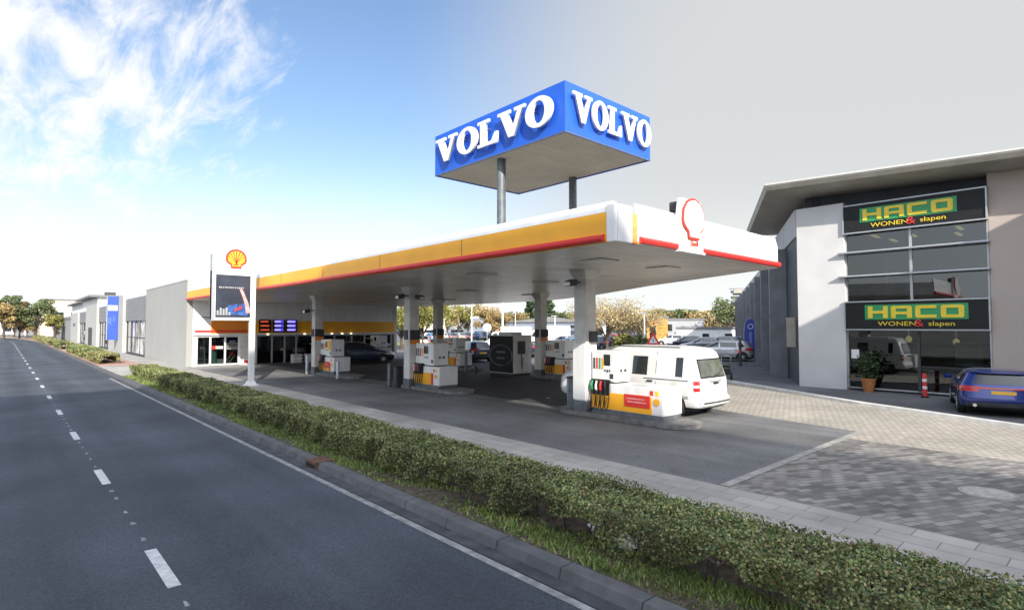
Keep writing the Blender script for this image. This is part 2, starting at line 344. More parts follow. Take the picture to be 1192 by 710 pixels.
def quads(name, v, m, parent=None, k=4):
    n = len(v) // k
    me = bpy.data.meshes.new(name); me.vertices.add(n * k); me.vertices.foreach_set('co', v.astype(np.float32).ravel())
    me.loops.add(n * k); me.loops.foreach_set('vertex_index', np.arange(n * k, dtype=np.int32))
    me.polygons.add(n); me.polygons.foreach_set('loop_start', np.arange(0, n * k, k, dtype=np.int32)); me.update(calc_edges=True); me.materials.append(m)
    o = bpy.data.objects.new(name, me); COL.objects.link(o)
    if parent: o.parent = parent
    return o

def scallop(s=1.0):
    pts = []
    nb = 7
    a0, a1 = R(-28), R(208)
    for i in range(nb):
        for k in range(6):
            t = (i + k / 5.0) / nb; a = a0 + (a1 - a0) * t
            bump = 1 + .035 * math.sin(math.pi * k / 5)
            pts.append((.5 * s * bump * math.cos(a) * 1.03, .5 * s * bump * math.sin(a) + .06 * s))
    pts += [(-.27 * s, -.30 * s), (-.25 * s, -.46 * s), (.25 * s, -.46 * s), (.27 * s, -.30 * s)]
    return pts
def pecten(parent, mtx, size, d=.04, pale=False):
    outer = scallop(size); q_ = .90 if pale else .79; inner = [(x * q_, y * q_ + .005) for x, y in outer]
    lm = M['white'] if pale else M['yellow']
    outline([outer], d, 'emblem_border', M['redlogo'], parent, mtx)
    outline([inner], d, 'emblem_field', lm, parent, mtx @ Matrix.Translation((0, 0, .012)))
    if not pale:
        mb = []
        for k in range(-3, 4):
            a = R(90 + k * 23); w = .023 * size
            b0 = (k * .045 * size, -.30 * size); e = (.44 * size * math.cos(a), .40 * size * math.sin(a) + .05 * size)
            mb.append([(b0[0] - w * .5, b0[1]), (b0[0] + w * .5, b0[1]), (e[0] + w, e[1]), (e[0] - w, e[1])])
        outline(mb, d, 'emblem_ribs', M['redlogo'], parent, mtx @ Matrix.Translation((0, 0, .02)))

SLAB = {
 'V': ([[(0, 1), (.58, 1), (.58, .88), (.48, .88), (.72, .34), (.93, .88), (.78, .88), (.78, 1), (1.26, 1), (1.26, .88), (1.14, .88), (.78, 0), (.52, 0), (.13, .88), (0, .88)]], 1.26),
 'L': ([[(0, 1), (.58, 1), (.58, .88), (.44, .88), (.44, .13), (.70, .13), (.88, .42), (1.0, .42), (1.0, 0), (0, 0), (0, .12), (.13, .12), (.13, .88), (0, .88)]], 1.0),
 'O': ([circle(.57, .5, .57, .53), circle(.57, .5, .25, .39)], 1.14)}
def slab_word(word, height, width, depth, name, m, parent, mtx):
    gap = .02; tot = sum(SLAB[c][1] for c in word) + gap * (len(word) - 1); sx = width / tot; x = 0; obs = []
    for c in word:
        loops, w = SLAB[c]
        obs.append(outline([[((x + px) * sx - width / 2, (py - .5) * height) for px, py in lp] for lp in loops], depth, name, m, parent, mtx)); x += w + gap
    return obs
def block(ch):
    k = .1
    if ch == 'H': return [[(0, 0), (.32, 0), (.32, .38), (1.03, .38), (1.03, 0), (1.35, 0), (1.35, 1), (1.03, 1), (1.03, .62), (.32, .62), (.32, 1), (0, 1)]]
    if ch == 'A': return [[(0, 0), (.32, 0), (.32, .3), (1.03, .3), (1.03, 0), (1.35, 0), (1.35, .9), (1.25, 1), (.1, 1), (0, .9)], [(.32, .52), (.32, .78), (1.03, .78), (1.03, .52)]]
    if ch == 'C': return [[(.1, 0), (1.3, 0), (1.3, .24), (.32, .24), (.32, .76), (1.3, .76), (1.3, 1), (.1, 1), (0, .9), (0, .1)]]
    if ch == 'O': return [[(.1, 0), (1.25, 0), (1.35, .1), (1.35, .9), (1.25, 1), (.1, 1), (0, .9), (0, .1)], [(.32, .24), (.32, .76), (1.03, .76), (1.03, .24)]]
# ------------------------------------------------------------------ vehicles
def lerp(z, tab): return float(np.interp(z, [a for a, _ in tab], [b for _, b in tab]))
class Shape:
    def __init__(s, xf, xr, hw, zs, rf=.35, rr=.25, bow=.06, taper=.05):
        s.xf, s.xr, s.hw, s.zs, s.rf, s.rr, s.bow, s.taper = xf, xr, hw, zs, rf, rr, bow, taper
    def half(s, z):
        xf, xr, w = lerp(z, s.xf), lerp(z, s.xr), lerp(z, s.hw); L = xf - xr; rf = min(s.rf, w * .6, L * .3); rr = min(s.rr, w * .6, L * .3); pts = []
        for i in range(7): pts.append([xr, (w - rr) * i / 6])
        for i in range(1, 7):
            a = R(90) * i / 6; pts.append([xr + rr - rr * math.cos(a), w - rr + rr * math.sin(a)])
        for i in range(1, 31): pts.append([xr + rr + (xf - rf - xr - rr) * i / 30, w])
        for i in range(1, 7):
            a = R(90) * i / 6; pts.append([xf - rf + rf * math.sin(a), w - rf + rf * math.cos(a)])
        for i in range(1, 7): pts.append([xf, (w - rf) * (1 - i / 6)])
        xm = (xf + xr) / 2
        for p in pts:
            q = (p[0] - xm) / (L / 2 + 1e-6); fr = (p[1] / (w + 1e-6)) ** 2
            if q > 0: p[0] -= s.bow * 1.6 * fr * q ** 4
            else: p[0] += s.bow * fr * q ** 4
            p[1] *= 1 - s.taper * abs(q) ** 3
        return pts
    def body(s, name, mats, parent, wheels, rw, mi=lambda z: 0):
        mb = MB(); rings = []
        for z in s.zs:
            h = s.half(z); ring = [(x, y, z) for x, y in h] + [(x, -y, z) for x, y in h[-2:0:-1]]; rings.append(ring)
        n = len(rings[0]); vs = [p for r in rings for p in r]
        fs = []; ms = []
        for i in range(len(rings) - 1):
            for k in range(n): fs.append((i * n + k, i * n + (k + 1) % n, (i + 1) * n + (k + 1) % n, (i + 1) * n + k)); ms.append(mi((s.zs[i] + s.zs[i + 1]) / 2))
        fs.append(tuple(range(n))[::-1]); ms.append(1)
        top = len(vs); hx = s.half(s.zs[-1]); vs.append(((hx[0][0] + hx[-1][0]) / 2, 0, s.zs[-1] + .012))
        for k in range(n): fs.append(((len(rings) - 1) * n + k, (len(rings) - 1) * n + (k + 1) % n, top)); ms.append(0)
        mb.v, mb.f, mb.m = vs, fs, ms
        o = mb.build(name, mats, None, smooth=True, angle=50)
        cut = MB(); w = lerp(.5, s.hw)
        for wx in wheels:
            for sg in (1, -1): cut.lathe([(rw + .055, sg * (w - .27)), (rw + .055, sg * (w + .3))], 28, 0, (wx, 0, rw), 'y')
        co = cut.build('cutter', M['black'])
        md = o.modifiers.new('b', 'BOOLEAN'); md.operation = 'DIFFERENCE'; md.object = co; md.solver = 'EXACT'
        bpy.context.view_layer.update()
        me = bpy.data.meshes.new_from_object(o.evaluated_get(bpy.context.evaluated_depsgraph_get()))
        o.modifiers.clear(); old = o.data; o.data = me; bpy.data.objects.remove(co); bpy.data.meshes.remove(old)
        for p in me.polygons:
            c = p.center
            for wx in wheels:
                if math.hypot(c.x - wx, c.z - rw) < rw + .06 and abs(c.y) < w - .012 and abs(p.normal.y) < .99 or (math.hypot(c.x - wx, c.z - rw) < rw + .05 and abs(c.y) < w - .2): p.material_index = 1; p.use_smooth = False
        o.parent = parent
        return o
    def side(s, x, z):
        h = s.half(z); return float(np.interp(x, [p[0] for p in h[6:46]], [p[1] for p in h[6:46]]))
    def side_patch(s, name, quad, m, parent, sg, eps=.006, nx=8, nz=5):
        (ax, az), (bx, bz), (cx, cz), (dx, dz) = quad; vs = []; fs = []
        for j in range(nz + 1):
            v = j / nz
            for i in range(nx + 1):
                u = i / nx; x = (ax * (1 - u) + bx * u) * (1 - v) + (dx * (1 - u) + cx * u) * v; z = (az * (1 - u) + bz * u) * (1 - v) + (dz * (1 - u) + cz * u) * v
                vs.append((x, sg * (s.side(x, z) + eps), z))
        for j in range(nz):
            for i in range(nx): a = j * (nx + 1) + i; fs.append((a, a + 1, a + nx + 2, a + nx + 1))
        return MB().add(vs, fs).build(name, m, parent, smooth=True)
    def end_patch(s, name, y0, y1, z0, z1, m, parent, rear=True, eps=.006, ny=10, nz=5, shrink=0.):
        vs = []; fs = []
        for j in range(nz + 1):
            z = z0 + (z1 - z0) * j / nz; h = s.half(z); h = h[:13] if rear else h[:-14:-1]
            ys = [p[1] for p in h]; xs = [p[0] for p in h]
            for i in range(ny + 1):
                y = (y0 + (y1 - y0) * i / ny) * (1 - shrink * j / nz); vs.append((float(np.interp(abs(y), ys, xs)) + (-eps if rear else eps), y, z))
        for j in range(nz):
            for i in range(ny): a = j * (ny + 1) + i; fs.append((a, a + 1, a + ny + 2, a + ny + 1))
        return MB().add(vs, fs).build(name, m, parent, smooth=True)
    def wrap_patch(s, name, i0, i1, z0, z1, m, parent, sg, eps=.008, nz=4):
        vs = []; fs = []; n = i1 - i0 + 1
        for j in range(nz + 1):
            z = z0 + (z1 - z0) * j / nz; h = s.half(z)
            for i in range(i0, i1 + 1):
                p, q = Vector(h[max(i - 1, 0)]), Vector(h[min(i + 1, len(h) - 1)]); d = (q - p).normalized(); nr = Vector((-d.y, d.x))
                vs.append((h[i][0] + nr.x * eps, sg * (h[i][1] + nr.y * eps), z))
        for j in range(nz):
            for i in range(n - 1): a = j * n + i; fs.append((a, a + 1, a + n + 1, a + n))
        return MB().add(vs, fs).build(name, m, parent, smooth=True)
def wheel(parent, x, sg, w, r):
    y = sg * (w - .115)
    t = MB().lathe([(r * .62, -.1), (r * .93, -.105), (r, -.07), (r, .07), (r * .93, .105), (r * .62, .1)], 28, 0, (0, 0, 0), 'y').build('wheel', M['rubber'], parent, (x, y, r), smooth=True)
    rim = MB(); rim.lathe([(r * .66, -.06), (r * .66, .07), (r * .60, .09), (r * .55, .06), (r * .50, .05)], 28, 0, (0, 0, 0), 'y')
    for k in range(7):
        a = 2 * math.pi * k / 7; rim.tube([(0, .085 * sg, 0), (r * .6 * math.cos(a), .085 * sg, r * .6 * math.sin(a))], [.035, .022], 6)
    rim.lathe([(r * .16, -.02), (r * .16, .1)], 14, 0, (0, 0, 0), 'y')
    rim.build('rim', M['alu'], t, smooth=True)
def make_car(name, label, paint, H=1.46, L=4.25, W=1.78, style='hatch', loc=(0, 0, 0), rot=0, group=None, bar=False, cat='car'):
    root = thing(name, label, cat, loc, rot, group); k = H / 1.46; a = L / 2; w = W / 2
    xf = [(.18, a - .22), (.3, a - .05), (.5, a), (.66, a - .05), (.78, a - .22), (.9, a - .85), (.98, a - 1.15), (1.38, a - 2.0), (1.44, a - 2.3), (1.46, a - 2.55)]
    xr = [(.18, -a + .25), (.32, -a + .04), (.55, -a), (.9, -a + .05), (1.0, -a + .12), (1.38, -a + .5), (1.44, -a + .75), (1.46, -a + .95)]
    if style == 'est': xr = [(.18, -a + .2), (.32, -a + .04), (.55, -a), (.9, -a + .05), (1.0, -a + .1), (1.38, -a + .36), (1.44, -a + .55), (1.46, -a + .8)]
    hw = [(.18, w - .1), (.3, w - .02), (.55, w), (.86, w - .01), (.98, w - .06), (1.36, w - .24), (1.42, w - .32), (1.46, w - .5)]
    sc = lambda t: [(z * k, v) for z, v in t]
    zs = [z * k for z in (.18, .22, .3, .38, .46, .55, .62, .68, .74, .8, .84, .88, .92, .96, 1.0, 1.06, 1.14, 1.22, 1.3, 1.36, 1.40, 1.43, 1.45, 1.46)]
    S = Shape(sc(xf), sc(xr), sc(hw), zs, .42, .3, .1, .07)
    r = .31 * (1 if H < 1.5 else 1.1); wx = (a - .85, -a + .8)
    S.body('body', [paint, M['black']], root, wx, r, (lambda z: 1 if z < .3 * k else 0))
    for sg in (1, -1):
        S.side_patch('side_window', [(a - 1.15, 1.0 * k), (.1, 1.0 * k), (.1, 1.34 * k), (a - 1.95, 1.34 * k)], M['carglass'], root, sg)
        S.side_patch('side_window', [(.0, 1.0 * k), (-a + 1.15, 1.0 * k), (-a + 1.2, 1.33 * k), (.0, 1.34 * k)], M['carglass'], root, sg)
        S.side_patch('quarter_window', [(-a + 1.07, 1.0 * k), (-a + .62, 1.04 * k), (-a + .85, 1.31 * k), (-a + 1.12, 1.32 * k)], M['carglass'], root, sg)
        S.wrap_patch('tail_light', 5, 14, .78 * k, .95 * k, M['lamp_red'], root, sg)
        S.wrap_patch('headlight', 42, 48, .62 * k, .75 * k, M['lamp_white'], root, sg)
        mb = MB().tube([(a - 1.35, sg * (w - .02), 1.02 * k), (a - 1.4, sg * (w + .14), 1.05 * k)], [.06, .08], 8); mb.build('mirror', paint, root, smooth=True)
        MB().box(-.06, .12, sg * (w + .005), sg * (w + .02), .86 * k, .885 * k).box(.98 - 2.1, 1.14 - 2.1, sg * (w + .005), sg * (w + .02), .86 * k, .885 * k).build('door_handles', M['chrome'], root)
        for x in wx: wheel(root, x, sg, w, r)
    S.end_patch('rear_window', -(w - .3), w - .3, 1.02 * k, 1.34 * k, M['carglass'], root, True, shrink=.2)
    S.end_patch('windscreen', -(w - .26), w - .26, 1.02 * k, 1.37 * k, M['carglass'], root, False, shrink=.2)
    S.end_patch('number_plate', -.26, .26, .60 * k if not bar else .72 * k, .71 * k if not bar else .82 * k, M['plate_y'], root, True, .015)
    S.end_patch('rear_bumper_trim', -(w - .16), w - .16, .30 * k, .46 * k, M['darkgrey'], root, True, .012)
    if bar:
        S.end_patch('light_bar', -(w - .3), w - .3, .87 * k, .925 * k, M['lamp_red'], root, True, .014)
        S.end_patch('spoiler', -(w - .3), w - .3, 1.36 * k, 1.41 * k, paint, root, True, .07)
        for sg in (1, -1): MB().tube([(-a + .02, sg * (w - .35), .36 * k), (-a - .05, sg * (w - .35), .36 * k)], .045, 10).build('exhaust', M['chrome'], root, smooth=True)
    return root

# ================================================================== light and sky
LIGHT = Vector((.87, 1.89, -1)).normalized()
sun_d = bpy.data.lights.new('sun', 'SUN'); sun = bpy.data.objects.new('sun', sun_d); COL.objects.link(sun)
sun_d.energy = 4.0; sun_d.angle = R(.55); sun_d.color = (1, .93, .82); sun.rotation_euler = LIGHT.to_track_quat('-Z', 'Y').to_euler(); sun.location = (-30, -60, 40)
world = bpy.data.worlds.new('World'); scene.world = world; world.use_nodes = True
nt = world.node_tree; nt.nodes.clear(); L = nt.links.new
out = nn(nt, 'ShaderNodeOutputWorld'); bg = nn(nt, 'ShaderNodeBackground'); bg.inputs[1].default_value = .13; L(bg.outputs[0], out.inputs[0])
sky = nn(nt, 'ShaderNodeTexSky', sky_type='NISHITA'); sky.sun_disc = False; sky.sun_elevation = R(25.7); sky.sun_rotation = math.atan2(-.87, -1.89)
sky.air_density = 1.3; sky.dust_density = .6; sky.ozone_density = 2.5
tc = nn(nt, 'ShaderNodeTexCoord'); DIR = tc.outputs['Generated']
def math_(op, a, b=None, c=None, clamp=False):
    n = nn(nt, 'ShaderNodeMath', operation=op); n.use_clamp = clamp
    for i, x in enumerate((a, b, c)):
        if x is None: continue
        if isinstance(x, (int, float)): n.inputs[i].default_value = x
        else: L(x, n.inputs[i])
    return n.outputs[0]
def mrange(x, a, b, c=0., d=1., smooth=True):
    n = nn(nt, 'ShaderNodeMapRange'); n.interpolation_type = 'SMOOTHSTEP' if smooth else 'LINEAR'
    L(x, n.inputs[0]); n.inputs[1].default_value = a; n.inputs[2].default_value = b; n.inputs[3].default_value = c; n.inputs[4].default_value = d
    return n.outputs[0]
def mixc(f, a, b):
    n = nn(nt, 'ShaderNodeMix', data_type='RGBA')
    if isinstance(f, float): n.inputs[0].default_value = f
    else: L(f, n.inputs[0])
    for i, x in ((6, a), (7, b)):
        if isinstance(x, tuple): n.inputs[i].default_value = c4(x)
        else: L(x, n.inputs[i])
    return n.outputs[2]
sep = nn(nt, 'ShaderNodeSeparateXYZ'); L(DIR, sep.inputs[0]); dx, dy, dz = sep.outputs
def dotdir(v):
    n = nn(nt, 'ShaderNodeVectorMath', operation='DOT_PRODUCT'); L(DIR, n.inputs[0]); n.inputs[1].default_value = Vector(v).normalized(); return n.outputs['Value']
# thin haze whitens the lower sky; a pale veil of high cloud lies to the east
gain = nn(nt, 'ShaderNodeMix', data_type='RGBA', blend_type='MULTIPLY'); gain.inputs[0].default_value = 1; L(sky.outputs[0], gain.inputs[6]); gain.inputs[7].default_value = (.74, .74, .80, 1)
haze = mrange(dz, .02, .38, 1, 0)
haze = math_('POWER', haze, 1.75)
col = mixc(haze, gain.outputs[2], (4.1, 4.5, 4.5))
veil = math_('MULTIPLY', mrange(dotdir((.96, .12, .22)), .62, .93), .92)
col = mixc(veil, col, (3.05, 3.06, 3.0))
col = mixc(math_('MULTIPLY', mrange(dz, .0, .26, 1, 0), .85), col, (4.25, 4.45, 4.42))
# cirrus streaks in the north-west: noise on a flat layer high above
den = math_('ADD', dz, .12)
px_, py_ = math_('DIVIDE', dx, den), math_('DIVIDE', dy, den)
comb = nn(nt, 'ShaderNodeCombineXYZ'); L(px_, comb.inputs[0]); L(py_, comb.inputs[1])
mp = nn(nt, 'ShaderNodeMapping'); mp.inputs['Rotation'].default_value = (0, 0, R(24)); mp.inputs['Scale'].default_value = (3.4, .95, 1); L(comb.outputs[0], mp.inputs[0])
n1 = nn(nt, 'ShaderNodeTexNoise'); n1.inputs['Scale'].default_value = 2.2; n1.inputs['Detail'].default_value = 11; n1.inputs['Roughness'].default_value = .66; n1.inputs['Distortion'].default_value = .5; L(mp.outputs[0], n1.inputs['Vector'])
n2 = nn(nt, 'ShaderNodeTexNoise'); n2.inputs['Scale'].default_value = 1.3; n2.inputs['Detail'].default_value = 5; L(comb.outputs[0], n2.inputs['Vector'])
reg = mrange(dotdir((.045, .89, .40)), .925, .995)
cl = math_('ADD', math_('MULTIPLY', n1.outputs[0], .62), math_('MULTIPLY', n2.outputs[0], .38))
cl = math_('ADD', cl, math_('MULTIPLY', reg, .27))
cl = mrange(cl, .64, .86)
cl = math_('MULTIPLY', cl, mrange(reg, .0, .35))
col = mixc(math_('MULTIPLY', cl, .95), col, (4.5, 4.5, 4.55))
# sky brightening added around the sun, unseen behind the camera, to lift the shade
fill_glow = mrange(dotdir((-.87, -1.89, 1)), -.05, .95)
col = mixc(fill_glow, col, (9.0, 9.5, 10.6))
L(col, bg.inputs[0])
scene.view_settings.view_transform = 'Standard'; scene.view_settings.look = 'None'; scene.view_settings.gamma = 1; scene.view_settings.use_curve_mapping = False
scene.view_settings.exposure = .90

# ================================================================== ground and road
RZ = -.10
def bend(y): return -.0013 * (y - 110) ** 2 if y > 110 else 0.
def strip(name, x0, x1, y0, y1, z, m, step=10, kind='structure', h=0):
    n = max(1, int((y1 - y0) / step)); ys = [y0 + (y1 - y0) * i / n for i in range(n + 1)]; mb = MB()
    if h:
        for a, b in zip(ys[:-1], ys[1:]):
            s0, s1 = bend(a), bend(b)
            mb.add([(x0 + s0, a, z), (x1 + s0, a, z), (x1 + s1, b, z), (x0 + s1, b, z), (x0 + s0 + .03, a, z + h), (x1 + s0, a, z + h), (x1 + s1, b, z + h), (x0 + s1 + .03, b, z + h)], [(4, 5, 6, 7), (0, 3, 7, 4), (1, 5, 6, 2)] + ([(0, 4, 5, 1)] if a == ys[0] else []) + ([(3, 2, 6, 7)] if b == ys[-1] else []))
    else:
        vs = [p for y in ys for p in ((x0 + bend(y), y, z), (x1 + bend(y), y, z))]
        mb.add(vs, [(2 * i, 2 * i + 1, 2 * i + 3, 2 * i + 2) for i in range(n)])
    o = mb.build(name, m)
    if kind: tag(o, kind=kind)
    return o
sheet('ground', [(-3000, -3000), (3000, -3000), (3000, 3000), (-3000, 3000)], -.2, M['ground'])
strip('road', -9, 4.28, -60, 290, RZ, M['road'], 6)
strip('edge_line', 4.0, 4.10, -30, 34.5, RZ + .004, M['edgepaint'], 6)
mb = MB(); dots = MB()
for y in np.arange(7.2 - 5 * 9, 200, 4.92):
    b = bend(y); mb.add([(1.28 + b, y - .0, RZ + .004), (1.40 + b, y, RZ + .004), (1.40 + bend(y + 1.25), y + 1.25, RZ + .004), (1.28 + bend(y + 1.25), y + 1.25, RZ + .004)], [(0, 1, 2, 3)])
    for q in (1.55, 2.3, 3.0, 3.75, 4.4):
        w = .018 + .02 * random.random(); yy = y + q + random.uniform(-.1, .1)
        if yy < 60: dots.add([(1.34 - w, yy, RZ + .004), (1.34 + w, yy, RZ + .004), (1.34 + w * .7, yy + .12, RZ + .004), (1.34 - w * .5, yy + .14, RZ + .004)], [(0, 1, 2, 3)])
structure(mb.build('lane_markings', M['paint'])); structure(dots.build('worn_lane_specks', M['edgepaint']))
strip('gutter', 4.115, 4.30, -30, 290, RZ + .008, M['gutter'], 6)
for a, b, h_ in ((-40, 34.4, .115), (34.4, 43.5, .104), (43.5, 290, .115)): strip('kerb', 4.30, 4.52, a, b, RZ, M['kerb'], 5, h=h_)
# verge soil, pavement, forecourt, drive
strip('verge_soil', 4.52, 6.85, -40, 34.4, .0, M['soil'], 4)
strip('pavement', 6.85, 8.42, -60, 300, .006, M['slab'], 6)
strip('bicycle_path', 4.55, 6.85, 43.5, 290, .002, M['redpath'], 6)
strip('pavement_crossing', 4.515, 6.85, 34.4, 43.5, .003, M['slab'], 6)
sheet('forecourt', [(8.42, 4.38), (15.1, 4.38), (15.9, 8.2), (25.5, 25), (27, 39), (8.42, 39)], .008, M['forecourt'])
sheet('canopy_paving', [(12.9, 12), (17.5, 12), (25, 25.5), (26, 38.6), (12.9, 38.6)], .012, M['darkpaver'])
sheet('dividing_strip', [(8.42, 4.22), (14.95, 4.22), (14.98, 4.38), (8.42, 4.38)], .013, M['concrete'])
sheet('drive_paving', [(8.42, -60), (12.6, -60), (14.0, 4.22), (8.42, 4.22)], .005, M['clinker'])
def kx(y): return 18.38 + (y - 1.72) * .42 if y < 5.74 else 20.1 + (y - 5.74) * .603
kl = [(kx(y), y) for y in (-12, -6, 0, 1.72, 3.6, 5.74, 8, 11.5, 16, 22)]
sheet('sunlit_paving', [(12.6, -60), (14.0, 4.22), (15.1, 4.38), (15.9, 8.2), (19.9, 15), (24, 22)] + [(x - .0, y) for x, y in kl[::-1]] + [(10, -60)][:0] + [(kx(-60), -60)], .0065, M['sunlitpaver'])
mb = MB()
for (x0, y0), (x1, y1) in zip(kl[:-1], kl[1:]): mb.add([(x0, y0, 0), (x1, y1, 0), (x1 + .28, y1 - .1, 0), (x0 + .28, y0 - .1, 0), (x0 + .02, y0, .1), (x1 + .02, y1, .1), (x1 + .28, y1 - .1, .1), (x0 + .28, y0 - .1, .1)], [(0, 1, 5, 4), (4, 5, 6, 7), (2, 3, 7, 6)])
structure(mb.build('drive_kerb', M['kerb_white']))
sheet('shop_pavement', [(x + .26, y) for x, y in kl] + [(60, 22), (60, -12)], .02, M['lot'])
sheet('parking_ground', [(8.42, -60), (400, -60), (400, 400), (8.42, 400)], -.002, M['lot'])
sheet('shop_apron', [(8.42, 36.6), (12.6, 36.6), (12.6, 39), (8.42, 39)], .0125, M['concrete'])
mb = MB()
for k in range(9): mb.box(7.05 + .0, 8.3, 27.0 + k * .85, 27.35 + k * .85, .0065, .0105)
structure(mb.build('pavement_bands', M['concrete']))
sheet('parking_verge', [(33, 47), (75, 75), (92, 95), (60, 95), (40, 70)], .004, mat('dry_verge', (.20, .17, .07), .9, var=.3, scale=.6))

# grass between kerb and hedge
def grass():
    n = 52000; y = 38 * rng.random(n) ** 1.9 - 3.5; y = y[y < 34.2]; n = len(y)
    x = 4.54 + .75 * rng.beta(1.6, 1.3, n); h = rng.uniform(.015, .06, n) * (1 + .6 * np.sin(y * 2.1) * np.sin(x * 9 + y))
    patch = np.sin(y * 1.3 + x * 3) + np.sin(y * .47 + 1) + .8 * np.sin(y * 3.9 + x * 7); keep = patch + rng.normal(size=n) * .9 > -.7; x, y, h = x[keep], y[keep], h[keep]; n = len(x)
    a = rng.uniform(0, 2 * np.pi, n); w = .007 + .006 * rng.random(n) + np.clip(y, 0, 30) * .0006; l = rng.uniform(-.6, .6, (n, 2)) * h[:, None]
    p0 = np.stack([x - w * np.cos(a), y - w * np.sin(a), np.full(n, .0)], 1); p1 = np.stack([x + w * np.cos(a), y + w * np.sin(a), np.full(n, .0)], 1)
    p2 = np.stack([x + l[:, 0], y + l[:, 1], h], 1)
    tag(quads('grass', np.stack([p0, p1, p2], 1).reshape(-1, 3), M['grass'], k=3), kind='stuff')
grass()

# hedges
def hedge(name, label, y0, y1, x0, x1, h, n, leaf, lm, power=1.0, stems=60, group=None, open_near=False, yb=0):
    root = thing(name, label, 'hedge', ((x0 + x1) / 2 + bend(y0), (y0 + y1) / 2, 0), 0, group); cx, cy = (x0 + x1) / 2 + bend(y0), (y0 + y1) / 2
    t = rng.random(n) ** power; y = y0 + (y1 - y0) * t
    face = rng.random(n); hh = h * (1 + .035 * np.sin(y * 1.7) + .03 * np.sin(y * 4.3 + 1)); w = x1 - x0
    x = np.empty(n); z = np.empty(n)
    top = face < .52; fr = (face >= .52) & (face < .84); bk = face >= .84
    x[top] = x0 + w * rng.random(top.sum()); z[top] = hh[top] - np.abs(rng.normal(0, .035, top.sum())) + .02 * np.sin(x[top] * 11 + y[top] * 5) + .015 * np.sin(y[top] * 13)
    e = (np.abs((x[top] - x0) / w - .5) * 2) ** 4; z[top] -= e * .09
    low = .07 if not open_near else 1
    nf = fr.sum(); zz = rng.random(nf)
    zlow = np.full(nf, .1) if not open_near else np.where(y[fr] < 7.5, .17 + .10 * np.sin(y[fr] * 3.1) + .06 * np.sin(y[fr] * 7.7), .05 + .04 * np.sin(y[fr] * 2.3))
    z[fr] = zlow + (hh[fr] - zlow) * zz; x[fr] = x0 + np.abs(rng.normal(0, .07, nf)) + .06 * np.sin(y[fr] * 2.7 + 1) + .06 * np.sin(y[fr] * 6.1 + z[fr] * 9) + .035 * np.sin(y[fr] * 15 + z[fr] * 6) + .05 * (1 - zz) ** 2 - .03
    nb = bk.sum(); z[bk] = .15 + (hh[bk] - .15) * rng.random(nb); x[bk] = x1 - np.abs(rng.normal(0, .05, nb)) + .04 * np.sin(y[bk] * 3)
    # clumps: thin out where a slow pattern dips
    den = np.sin(x * 7 + y * 3) * np.sin(y * 5 - x * 4) + .5 * np.sin(y * 11 + z * 17); keep = den + rng.normal(0, .5, n) > np.where(fr, -.75, -1.1)
    c = np.stack([x - cx, y - cy, np.maximum(z, .03)], 1)[keep]; yy = y[keep]
    sz = leaf * (.85 + np.clip(yy, 0, 40) * .018)
    leaf_object('foliage', c, sz, lm, root, up=.1, asp=1.35)
    mb = MB()
    for k in range(stems):
        ys = y0 + .1 + (y1 - y0 - .2) * (k + random.random() * .8) / stems; xs = x0 + random.uniform(.12, w - .12); lean = random.uniform(-.14, .14), random.uniform(-.16, .16)
        p0 = (xs - cx, ys - cy, -.01); p1 = (xs - cx + lean[0], ys - cy + lean[1], h * .55); r = random.uniform(.009, .02)
        mb.tube([p0, p1], [r, r * .7], 5)
        for j in range(3):
            a = random.uniform(0, 6.28); mb.tube([p1, (p1[0] + .2 * math.cos(a), p1[1] + .25 * math.sin(a), h * random.uniform(.75, .95))], [r * .6, r * .3], 4)
        if random.random() < .6:
            q = tuple(p0[i] + (p1[i] - p0[i]) * .45 for i in range(3)); a = random.uniform(0, 6.28); mb.tube([q, (q[0] + .16 * math.cos(a), q[1] + .2 * math.sin(a), h * .6)], [r * .6, r * .35], 4)
    if stems: tag(mb.build('stems', M['twig'], root), kind='stuff')
    return root
hedge('hedge', 'long low clipped green hedge on the grass verge in front of the petrol station', -4, 34.2, 4.95, 5.96, .53, 330000, .028, M['hedgeleaf'], 2.1, 260, open_near=True)
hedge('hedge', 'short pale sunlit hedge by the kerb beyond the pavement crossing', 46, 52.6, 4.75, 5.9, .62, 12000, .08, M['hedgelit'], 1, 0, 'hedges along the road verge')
hedge('hedge', 'dark hedge block just beyond the short pale hedge by the road', 53.6, 70, 4.75, 5.9, .72, 14000, .10, M['hedgeleaf'], 1, 0, 'hedges along the road verge')
hedge('hedge', 'small dark hedge stub at the far end of the verge hedges', 79, 88, 4.7, 5.9, .7, 7000, .12, M['hedgeleaf'], 1, 0, 'hedges along the road verge')
hedge('hedge', 'long yellowish distant hedge below the far street trees', 96, 150, 4.6, 6.0, .6, 14000, .15, M['hedgelit'], 1, 0, 'hedges along the road verge')

